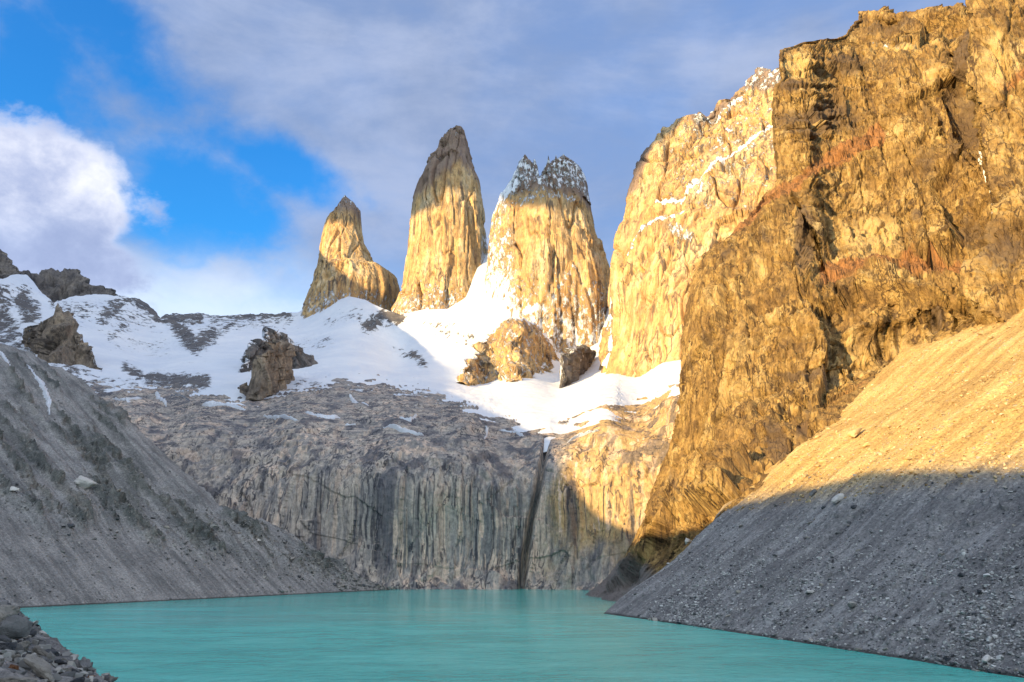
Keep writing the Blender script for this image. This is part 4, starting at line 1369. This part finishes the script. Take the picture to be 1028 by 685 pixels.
def snow_patch(rel, pts, width, thick, label, seed, name='snow_patch', cat='snow patch', group=None):
    a = np.array(pts, float)
    seg = np.hypot(*np.diff(a, axis=0).T)
    t = np.concatenate([[0], np.cumsum(seg)])
    n = max(12, int(t[-1] / 0.45))
    tt = np.linspace(0, t[-1], n)
    cx, cy = np.interp(tt, t, a[:, 0]), np.interp(tt, t, a[:, 1])
    dx, dy = np.gradient(cx), np.gradient(cy)
    L = np.hypot(dx, dy)
    nx, ny = -dy / L, dx / L
    w = width * (0.75 + 0.5 * fbm(np.stack([tt, 0 * tt, 0 * tt + seed], -1), 14.0, 3)) * np.clip(np.sin(np.pi * np.linspace(0.02, 0.98, n)), 0.0, 1) ** 0.5
    v = np.linspace(-1, 1, 21)
    PX = cx[:, None] + nx[:, None] * w[:, None] * v[None]
    PY = cy[:, None] + ny[:, None] * w[:, None] * v[None]
    P = sample(rel, PX, PY)
    nr = np.array([0, -0.45, 0.9])
    lift = thick * (1.0 - 1.7 * v[None] ** 2 - 1.5 * np.abs(np.linspace(-1, 1, n))[:, None] ** 8 + 1.3 * fbm(P, (9, 9, 9), 4, 0.6, seed=seed))
    P = P + nr * lift[..., None]
    V = np.concatenate([P.reshape(-1, 3), (P - nr * (thick * 2.0 + 1.0)).reshape(-1, 3)])
    q = grid_quads(n, 21)
    o = mesh_from(name, V, np.concatenate([q, q[:, ::-1] + n * 21]), M['snow'], {'rock': np.full(len(V), -0.6)})
    return tag(o, label, cat, group)


snow_patch(LS, ((23, 366), (31, 378), (40, 390), (47, 404), (50, 419)), 4.2, 1.3, 'long narrow snow streak running down the left moraine', 201)
snow_patch(LS, ((-3, 355), (4, 364), (12, 374)), 2.6, 1.0, 'short snow streak at the left edge above the long one', 202)

G_ = 'snow patches on the bare slabs above the headwall'
for i, (pts, w, lab) in enumerate((
        (((112, 399), (128, 403), (146, 402)), 2.2, 'snow patch at the far left end of the bare slabs'),
        (((155, 397), (163, 402), (168, 407)), 2.4, 'small round snow patch on slabs right of the leftmost patch'),
        (((170, 398), (182, 395), (192, 399)), 2.2, 'snow patch on slabs just below the dark rock hump'),
        (((202, 407), (225, 409), (248, 413)), 2.3, 'long flat snow patch below the brown buttress'),
        (((264, 421), (282, 421), (300, 422)), 1.2, 'thin snow strip lowest on the left slabs'),
        (((305, 412), (325, 419), (343, 420)), 3.0, 'wide snow patch right of the strip under the buttress'),
        (((346, 427), (358, 428)), 1.2, 'tiny snow patch on slabs below the wide one'),
        (((350, 399), (362, 406), (371, 409)), 3.0, 'snow patch between rounded rock humps near the snowfield edge'),
        (((383, 428), (405, 431), (428, 435)), 1.4, 'thin long snow strip along the headwall rim'),
        (((400, 420), (412, 424), (420, 418)), 2.0, 'hooked snow patch above the thin rim strip'),
        (((487, 428), (489, 436), (486, 442)), 1.6, 'narrow snow tongue dropping off the snowfield rim'),
        (((500, 431), (515, 434), (528, 440)), 1.8, 'snow patch on the rim just left of the dark gully'),
        (((568, 444), (585, 438), (602, 434)), 1.6, 'snow ribbon on the sunlit slab right of the dark gully'))):
    snow_patch(HW, pts, w, 2.6, lab, 210 + i, group=G_)
snow_patch(RC, ((984, 142), (986, 160), (990, 178), (997, 192), (996, 206), (994, 226)), 3.4, 3.0, 'snow filling the gully between cliff and right pillar', 230)


# ================================================================== STONES
def stone_mesh(name, seed, npts=16, flat=0.7, sub=2, rough=0.05, mat=None):
    """angular stone: hull of random points, bevelled, subdivided and roughened; about 1 m long, base near z=-0.35"""
    rs = np.random.RandomState(seed)
    bm = bmesh.new()
    for _ in range(npts):
        v = rs.normal(size=3)
        v /= np.linalg.norm(v)
        v = np.sign(v) * np.abs(v) ** 0.75
        v *= rs.uniform(0.75, 1.0) * np.array([0.56, 0.42 * rs.uniform(0.85, 1.1), 0.42 * flat])
        bm.verts.new(v)
    bmesh.ops.convex_hull(bm, input=bm.verts)
    bmesh.ops.delete(bm, geom=[v for v in bm.verts if not v.link_faces], context='VERTS')
    if sub:
        bmesh.ops.bevel(bm, geom=list(bm.edges), offset=0.03, segments=1, affect='EDGES', profile=0.6)
        bmesh.ops.triangulate(bm, faces=bm.faces)
        for _ in range(sub):
            long = [e for e in bm.edges if e.calc_length() > 0.09]
            if long:
                bmesh.ops.subdivide_edges(bm, edges=long, cuts=1)
                bmesh.ops.triangulate(bm, faces=bm.faces)
        P = np.array([v.co for v in bm.verts])
        d = rough * (fbm(P, 0.35, 4, 0.6, seed=seed % 50) + 0.5 * blocks(P, (0.25, 0.25, 0.12), 1.0, seed=seed % 40))
        bm.normal_update()
        for v, k in zip(bm.verts, d):
            v.co += v.normal * float(k)
            if v.co.length > 0.58:
                v.co *= 0.58 / v.co.length
    me = bpy.data.meshes.new(name)
    bm.to_mesh(me)
    bm.free()
    if mat:
        me.materials.append(mat)
    if sub:
        me.polygons.foreach_set('use_smooth', np.ones(len(me.polygons), bool))
        try:
            me.set_sharp_from_angle(angle=R_(38))
        except Exception:
            pass
    return me


KINDS = ('stone_pale', 'stone_grey', 'stone_dark', 'stone_ochre', 'stone_rust', 'stone_white')
PROTO = {k: [stone_mesh(k, 300 + 17 * i + j, 12 + j % 3 * 4, (0.62, 0.8, 1.0)[j % 3], 2, 0.05, M[k]) for j in range(5)] for i, k in enumerate(KINDS)}


def put_stone(name, kind, loc, size, label, group=None, rot=None, scale=(1, 1, 1), var=None, cat='boulder'):
    me = PROTO[kind][random.randrange(5) if var is None else var]
    o = bpy.data.objects.new(name, me)
    COL.objects.link(o)
    o.location = loc
    o.rotation_euler = rot or (random.uniform(-0.35, 0.35), random.uniform(-0.35, 0.35), random.uniform(0, 6.28))
    o.scale = tuple(size * c for c in scale)
    return tag(o, label, cat, group)


def stones_stuff(name, pts, sizes, mat, seed, label):
    """thousands of small angular stones as one mass"""
    rs = np.random.RandomState(seed)
    base = []
    for k in range(12):
        me = stone_mesh('tmp', 900 + seed + k, 9, (0.6, 0.8, 1.0)[k % 3], 0)
        me.calc_loop_triangles()
        v = np.array([x.co for x in me.vertices])
        f = np.array([t.vertices for t in me.loop_triangles])
        base.append((v, f))
        bpy.data.meshes.remove(me)
    V, Q, off, tone = [], [], 0, []
    for p, sz in zip(pts, sizes):
        v, f = base[rs.randint(12)]
        a = rs.uniform(0, 6.28)
        t = rs.uniform(-0.5, 0.5)
        Rm = np.array([[math.cos(a), -math.sin(a), 0], [math.sin(a), math.cos(a), 0], [0, 0, 1]]) @ np.array([[1, 0, 0], [0, math.cos(t), -math.sin(t)], [0, math.sin(t), math.cos(t)]])
        V.append((v * sz * rs.uniform(0.7, 1.3, 3)) @ Rm.T + p + np.array([0, 0, sz * 0.12]))
        Q.append(f + off)
        tone.append(np.full(len(v), rs.uniform(0, 1)))
        off += len(v)
    o = mesh_from(name, np.concatenate(V), np.concatenate(Q), mat, {'tone': np.concatenate(tone)}, smooth=False)
    return tag(o, label, kind='stuff')


def mix_stone_mat(name, stops):
    m, T, b = new_mat(name)
    pos = T.new('ShaderNodeNewGeometry').outputs['Position']
    col = T.ramp(T.attr('tone'), stops)
    col = T.mix(1.0, col, T.ramp(T.noise(pos, 1.5, 4, 0.7), ((0.3, (0.7, 0.7, 0.7)), (0.7, (1.25, 1.25, 1.25)))), 'MULTIPLY')
    T.put(b.inputs['Base Color'], col)
    b.inputs['Roughness'].default_value = 0.9
    b.inputs['Specular IOR Level'].default_value = 0.15
    return m


M['mix_grey'] = mix_stone_mat('mixed_grey_stones', ((0.0, (0.08, 0.08, 0.085)), (0.3, (0.20, 0.20, 0.20)), (0.6, (0.38, 0.375, 0.365)), (1.0, (0.62, 0.61, 0.58))))
M['mix_bank'] = mix_stone_mat('mixed_bank_stones', ((0.0, (0.07, 0.07, 0.075)), (0.4, (0.17, 0.165, 0.155)), (0.75, (0.27, 0.26, 0.24)), (1.0, (0.40, 0.38, 0.34))))
M['mix_ochre'] = mix_stone_mat('mixed_ochre_stones', ((0.0, (0.24, 0.16, 0.08)), (0.5, (0.46, 0.34, 0.17)), (1.0, (0.66, 0.54, 0.34))))
M['mix_dark'] = mix_stone_mat('mixed_moraine_stones', ((0.0, (0.06, 0.065, 0.065)), (0.5, (0.17, 0.17, 0.16)), (1.0, (0.42, 0.40, 0.36))))


def grid_pick(rel, n, weight, seed):
    """n vertices of a relief drawn with a weight; returns photo x, photo y, point"""
    rs = np.random.RandomState(seed)
    X, Y, P = rel.px.ravel(), rel.py.ravel(), rel.P.reshape(-1, 3)
    w = np.clip(weight(X, Y, P), 0, None)
    # equal weight per unit of area seen, not per vertex
    k = rs.choice(len(X), n, replace=False, p=w / w.sum())
    return X[k], Y[k], P[k]


# small stones that cover the two screes: nobody could count them
patchy = lambda P, s, sd: sst(fbm(P, s, 3, 0.6, seed=sd), -0.25, 0.35)
X, Y, P = grid_pick(RS, 9000, lambda X, Y, P: (X < 1040) * (P[:, 2] > 0.3) * (0.12 + sst(Y, 480, 640)) * (0.15 + patchy(P, 22, 151)) * (P[:, 2] < 75) * sst(X, 620, 720), 1)
stones_stuff('scree_stones', P, np.clip(np.random.RandomState(3).lognormal(-0.35, 0.45, len(P)), 0.3, 2.2), M['mix_grey'], 5, 'loose grey stones covering the shaded scree')
X, Y, P = grid_pick(RS, 2600, lambda X, Y, P: (X < 1040) * (P[:, 2] > 52) * (0.3 + patchy(P, 30, 152)), 2)
stones_stuff('sunlit_stones', P, np.clip(np.random.RandomState(4).lognormal(-0.15, 0.5, len(P)), 0.4, 2.8), M['mix_ochre'], 6, 'loose ochre stones on the sunlit upper scree')
_edge = line(((-110, 455), (0, 500), (40, 530), (62, 548), (100, 520), (150, 545), (200, 555), (260, 565), (330, 578), (392, 592)))
X, Y, P = grid_pick(LS, 5000, lambda X, Y, P: (X > -15) * (P[:, 2] > 0.4) * (0.12 + np.exp(-((_edge(X) - 14 - Y) / 22) ** 2) + 0.25 * sst(Y, 560, 605) * sst(X, 180, 20)) * (0.2 + patchy(P, 24, 153)), 3)
stones_stuff('moraine_stones', P, np.clip(np.random.RandomState(5).lognormal(0.0, 0.5, len(P)), 0.5, 3.6), M['mix_dark'], 7, 'loose stones strewn over the left moraine')


def at(rel, x, y):
    k = np.argmin((rel.px - x) ** 2 + (rel.py - y) ** 2)
    return rel.P.reshape(-1, 3)[k]


def boulder(rel, x, y, wpx, kind, label, scale=(1, 0.8, 0.8), rot=None, group=None, var=None, sink=0.22):
    p = at(rel, x, y)
    size = wpx * p[1] / F
    return put_stone('boulder', kind, p + np.array([0, 0, size * sink]), size, label, group, rot, scale, var)


# boulders one can point at
boulder(RS, 843, 507, 20, 'stone_white', 'largest pale slab-shaped boulder lying in the shade below the sunlit scree', (1, 0.7, 0.55), (0.2, -0.45, 0.3), var=1)
boulder(RS, 817, 498, 11, 'stone_grey', 'grey boulder just left of the large pale slab on the scree', (1, 0.7, 0.6), (0.1, -0.5, 0.4))
boulder(RS, 858, 436, 26, 'stone_ochre', 'biggest sunlit boulder, high on the golden scree near the cliff foot', (1, 0.6, 0.7), (0.1, -0.6, 0.3), var=0)
boulder(RS, 868, 447, 13, 'stone_ochre', 'smaller sunlit boulder touching the biggest golden one', (1, 0.8, 0.7))
boulder(RS, 917, 481, 12, 'stone_ochre', 'ochre boulder lying right on the edge of the shadow', (1, 0.7, 0.6))
boulder(RS, 981, 594, 12, 'stone_dark', 'dark boulder half way down the shaded scree by the right edge', (1, 0.8, 0.7))
boulder(RS, 854, 607, 16, 'stone_white', 'pale boulder low on the shaded scree above the shoreline', (1, 0.7, 0.6))
boulder(RS, 812, 593, 12, 'stone_white', 'flat pale boulder on the middle of the grey scree', (1, 0.6, 0.45))
boulder(RS, 964, 578, 10, 'stone_dark', 'dark boulder above the other dark one on the shaded scree', (1, 0.8, 0.7))
boulder(RS, 990, 664, 18, 'stone_white', 'pale flat boulder at the waterline in the bottom right corner', (1, 0.6, 0.45))
boulder(RC, 680, 538, 9, 'stone_white', 'bright white boulder perched at the cliff foot above the scree tip', (1, 0.8, 1.1))
boulder(LS, 82, 495, 22, 'stone_white', 'large pale rounded boulder standing out on the dark left moraine', (1, 0.8, 0.9), (0.1, 0.2, 0.4), var=2, sink=0.2)
boulder(LS, 9, 500, 10, 'stone_white', 'pale boulder on the left moraine at the left edge', (1, 0.8, 0.8))
boulder(LS, 211, 534, 15, 'stone_white', 'long pale boulder among dark rubble in the middle of the moraine', (1, 0.6, 0.6))
boulder(LS, 257, 545, 9, 'stone_white', 'pale block near the right end of the moraine rubble band', (1, 0.8, 0.8))
boulder(LS, 117, 535, 8, 'stone_white', 'small pale boulder on smooth grey scree below the rubble', (1, 0.6, 0.6))
boulder(LS, 70, 533, 9, 'stone_dark', 'dark boulder at the lower tip of a rubble tongue', (1, 0.8, 0.8))

rs = np.random.RandomState(77)


def spread(rel, n, weight, seed, wpx, kinds, label, group):
    X, Y, P = grid_pick(rel, n, weight, seed)
    for x, y, p in zip(X, Y, P):
        size = (wpx[0] + (wpx[1] - wpx[0]) * rs.rand() ** 2.2) * p[1] / F
        put_stone('boulder', kinds[rs.randint(len(kinds))], p + np.array([0, 0, size * 0.08]), size, label, group, None, (1, rs.uniform(0.6, 0.9), rs.uniform(0.5, 0.85)))


spread(RS, 95, lambda X, Y, P: (X < 1030) * (X > 700) * (P[:, 2] > 1) * (Y > R_TOP(X) + 4) * sst(P[:, 2], 66, 52), 21, (4, 9), ('stone_grey', 'stone_pale', 'stone_grey', 'stone_dark'),
       'grey angular boulder scattered on the shaded lower scree', 'boulders on the shaded scree')
spread(RS, 60, lambda X, Y, P: (X < 1030) * (P[:, 2] > 66) * (Y > R_TOP(X) + 3) * (0.3 + patchy(P, 40, 154)), 22, (4, 11), ('stone_ochre',),
       'golden boulder scattered on the sunlit upper scree', 'boulders on the sunlit scree')
spread(RS, 90, lambda X, Y, P: (X < 1030) * (X > 640) * (P[:, 2] > -0.2) * (P[:, 2] < 1.3) * (0.15 + sst(X, 700, 980)), 23, (3, 10), ('stone_grey', 'stone_pale', 'stone_dark'),
       'stone lying along the waterline at the foot of the right scree', 'stones along the right shoreline')
spread(LS, 70, lambda X, Y, P: (X > 0) * (P[:, 2] > 2) * np.exp(-((_edge(X) - 12 - Y) / 20) ** 2), 24, (3.5, 9), ('stone_dark', 'stone_grey', 'stone_pale', 'stone_dark'),
       'rough boulder in the rubble band across the left moraine', 'boulders in the moraine rubble')


# ---- the near bank under the viewpoint, heaped with stones at the lower left
def bank_height(X, Y):
    d = (X + 7.92) * 0.719 + (Y - 13.0) * 0.695
    top = 23.55 + 0.345 * np.clip(-X - 4.63, -8, 9) + 0.157 * np.clip(9.6 - Y, -12, 14)
    d = d - 0.85 + 0.12 * np.sin(X * 1.7 + Y)
    return top - 0.78 * np.maximum(0, d) - 0.05


def near_bank():
    xs, ys = np.linspace(-34, 26, 420), np.linspace(-22, 44, 440)
    X, Y = np.meshgrid(xs, ys)
    Z = bank_height(X, Y)
    P = np.stack([X, Y, Z], -1)
    P[..., 2] += 0.16 * fbm(P, 1.8, 4, 0.6, seed=160) + 0.05 * blocks(P, (0.25, 0.25, 0.25), 1.5, seed=161)
    o = mesh_from('near_bank', P, grid_quads(*X.shape), M['bank'], {'along': X.ravel() * 1.0, 'fall': Y.ravel(), 'tint': 0 * X.ravel()})
    tag(o, kind='structure')


near_bank()


def bank_point(x, y, lo=4.0, hi=40.0):
    """where the sight line through a photo point meets the bank"""
    d = rays(x, y)
    ks = np.linspace(lo, hi, 2000) / d[1]
    p = CAM + d * ks[:, None]
    under = np.nonzero(p[:, 2] < bank_height(p[:, 0], p[:, 1]))[0]
    return p[under[0]] if len(under) else None


NEAR = []


def near_stone(x, y, Y, wpx, kind, label, scale, rot, var, group=None, dz=0.0):
    p = bank_point(x, y + wpx * 0.22)
    if p is None:
        p = unp(x, y, Y)
    size = wpx * p[1] / F
    NEAR.append((p[0], p[1], size * 0.5))
    put_stone('bank_stone', kind, p + np.array([0, 0, size * 0.2]), size, label, group, rot, scale, var, cat='stone')


near_stone(-6, 617, 12.6, 44, 'stone_pale', 'flat-topped pale boulder cut by the left edge, topmost of the pile', (1, 0.8, 0.75), (0.05, 0.15, 0.2), 1)
near_stone(6, 632, 12.2, 42, 'stone_grey', 'big grey boulder under the flat-topped one in the lower left pile', (1, 0.8, 0.75), (0.1, -0.1, 0.5), 2)
near_stone(42, 672, 9.4, 52, 'stone_pale', 'long tan boulder lying across the lower left pile', (1.0, 0.62, 0.55), (0.15, 0.35, -0.15), 3)
near_stone(62, 667, 10.6, 15, 'stone_dark', 'dark pointed stone standing on the outer edge of the pile', (1, 0.8, 1.0), (0.4, 0.2, 0.3), 0)
near_stone(40, 655, 11.0, 24, 'stone_pale', 'pale slab tilted towards the lake on the pile', (1, 0.5, 0.7), (0.2, 0.5, 0.2), 0)
near_stone(5, 648, 11.4, 24, 'stone_dark', 'dark blocky stone below the big grey boulder', (1, 0.8, 0.7), (0.0, 0.1, 0.2), 4)
near_stone(20, 653, 10.9, 22, 'stone_grey', 'rounded grey stone in the middle of the pile', (1, 0.8, 0.7), (0.2, 0.3, 1.2), 1)
near_stone(13, 671, 9.6, 10, 'stone_rust', 'small rust red stone in the pile', (1, 0.8, 0.9), (0.2, 0.3, 0.2), 2)
near_stone(15, 684, 8.8, 36, 'stone_pale', 'pale stone cut by the bottom edge in the pile', (1, 0.7, 0.6), (0.1, 0.1, 0.4), 4)
near_stone(74, 674, 10.8, 12, 'stone_dark', 'small dark stone at the tip of the pile nearest the lake', (1, 0.8, 0.8), (0.3, 0.3, 0.9), 3)

placed = list(NEAR)
cnt = 0
tries = 0
G_B = 'loose stones heaped on the near bank'
while cnt < 190 and tries < 9000:
    tries += 1
    x = rs.uniform(-12.5, -3.0)
    y = rs.uniform(6.5, 15.5)
    d = (x + 7.92) * 0.719 + (y - 13.0) * 0.695
    if d > 0.8 or d < -5:
        continue
    size = 0.12 + 0.36 * (1 - cnt / 190.0) * rs.uniform(0.4, 1.0)
    if any((x - a) ** 2 + (y - b) ** 2 < (0.62 * (size * 0.5 + c)) ** 2 for a, b, c in placed):
        continue
    z = float(bank_height(np.array(x), np.array(y)))
    placed.append((x, y, size * 0.5))
    kind = ('stone_pale', 'stone_grey', 'stone_grey', 'stone_dark', 'stone_pale', 'stone_dark', 'stone_rust')[rs.randint(7) if rs.rand() < 0.85 else 0]
    put_stone('bank_stone', kind, (x, y, z + size * 0.12), size, 'angular loose stone among many in the pile at the lower left', G_B, None, (1, rs.uniform(0.6, 0.95), rs.uniform(0.55, 0.9)), cat='stone')
    cnt += 1

n = 5000
bx, by = rs.uniform(-12.5, -2.0, n), rs.uniform(5.5, 16.5, n)
bd = (bx + 7.92) * 0.719 + (by - 13.0) * 0.695
k = (bd < 1.5) & (bd > -5)
bx, by = bx[k], by[k]
stones_stuff('bank_pebbles', np.stack([bx, by, bank_height(bx, by)], -1), np.clip(rs.lognormal(-2.4, 0.45, len(bx)), 0.04, 0.25), M['mix_bank'], 8, 'small stones filling the gaps in the near pile')
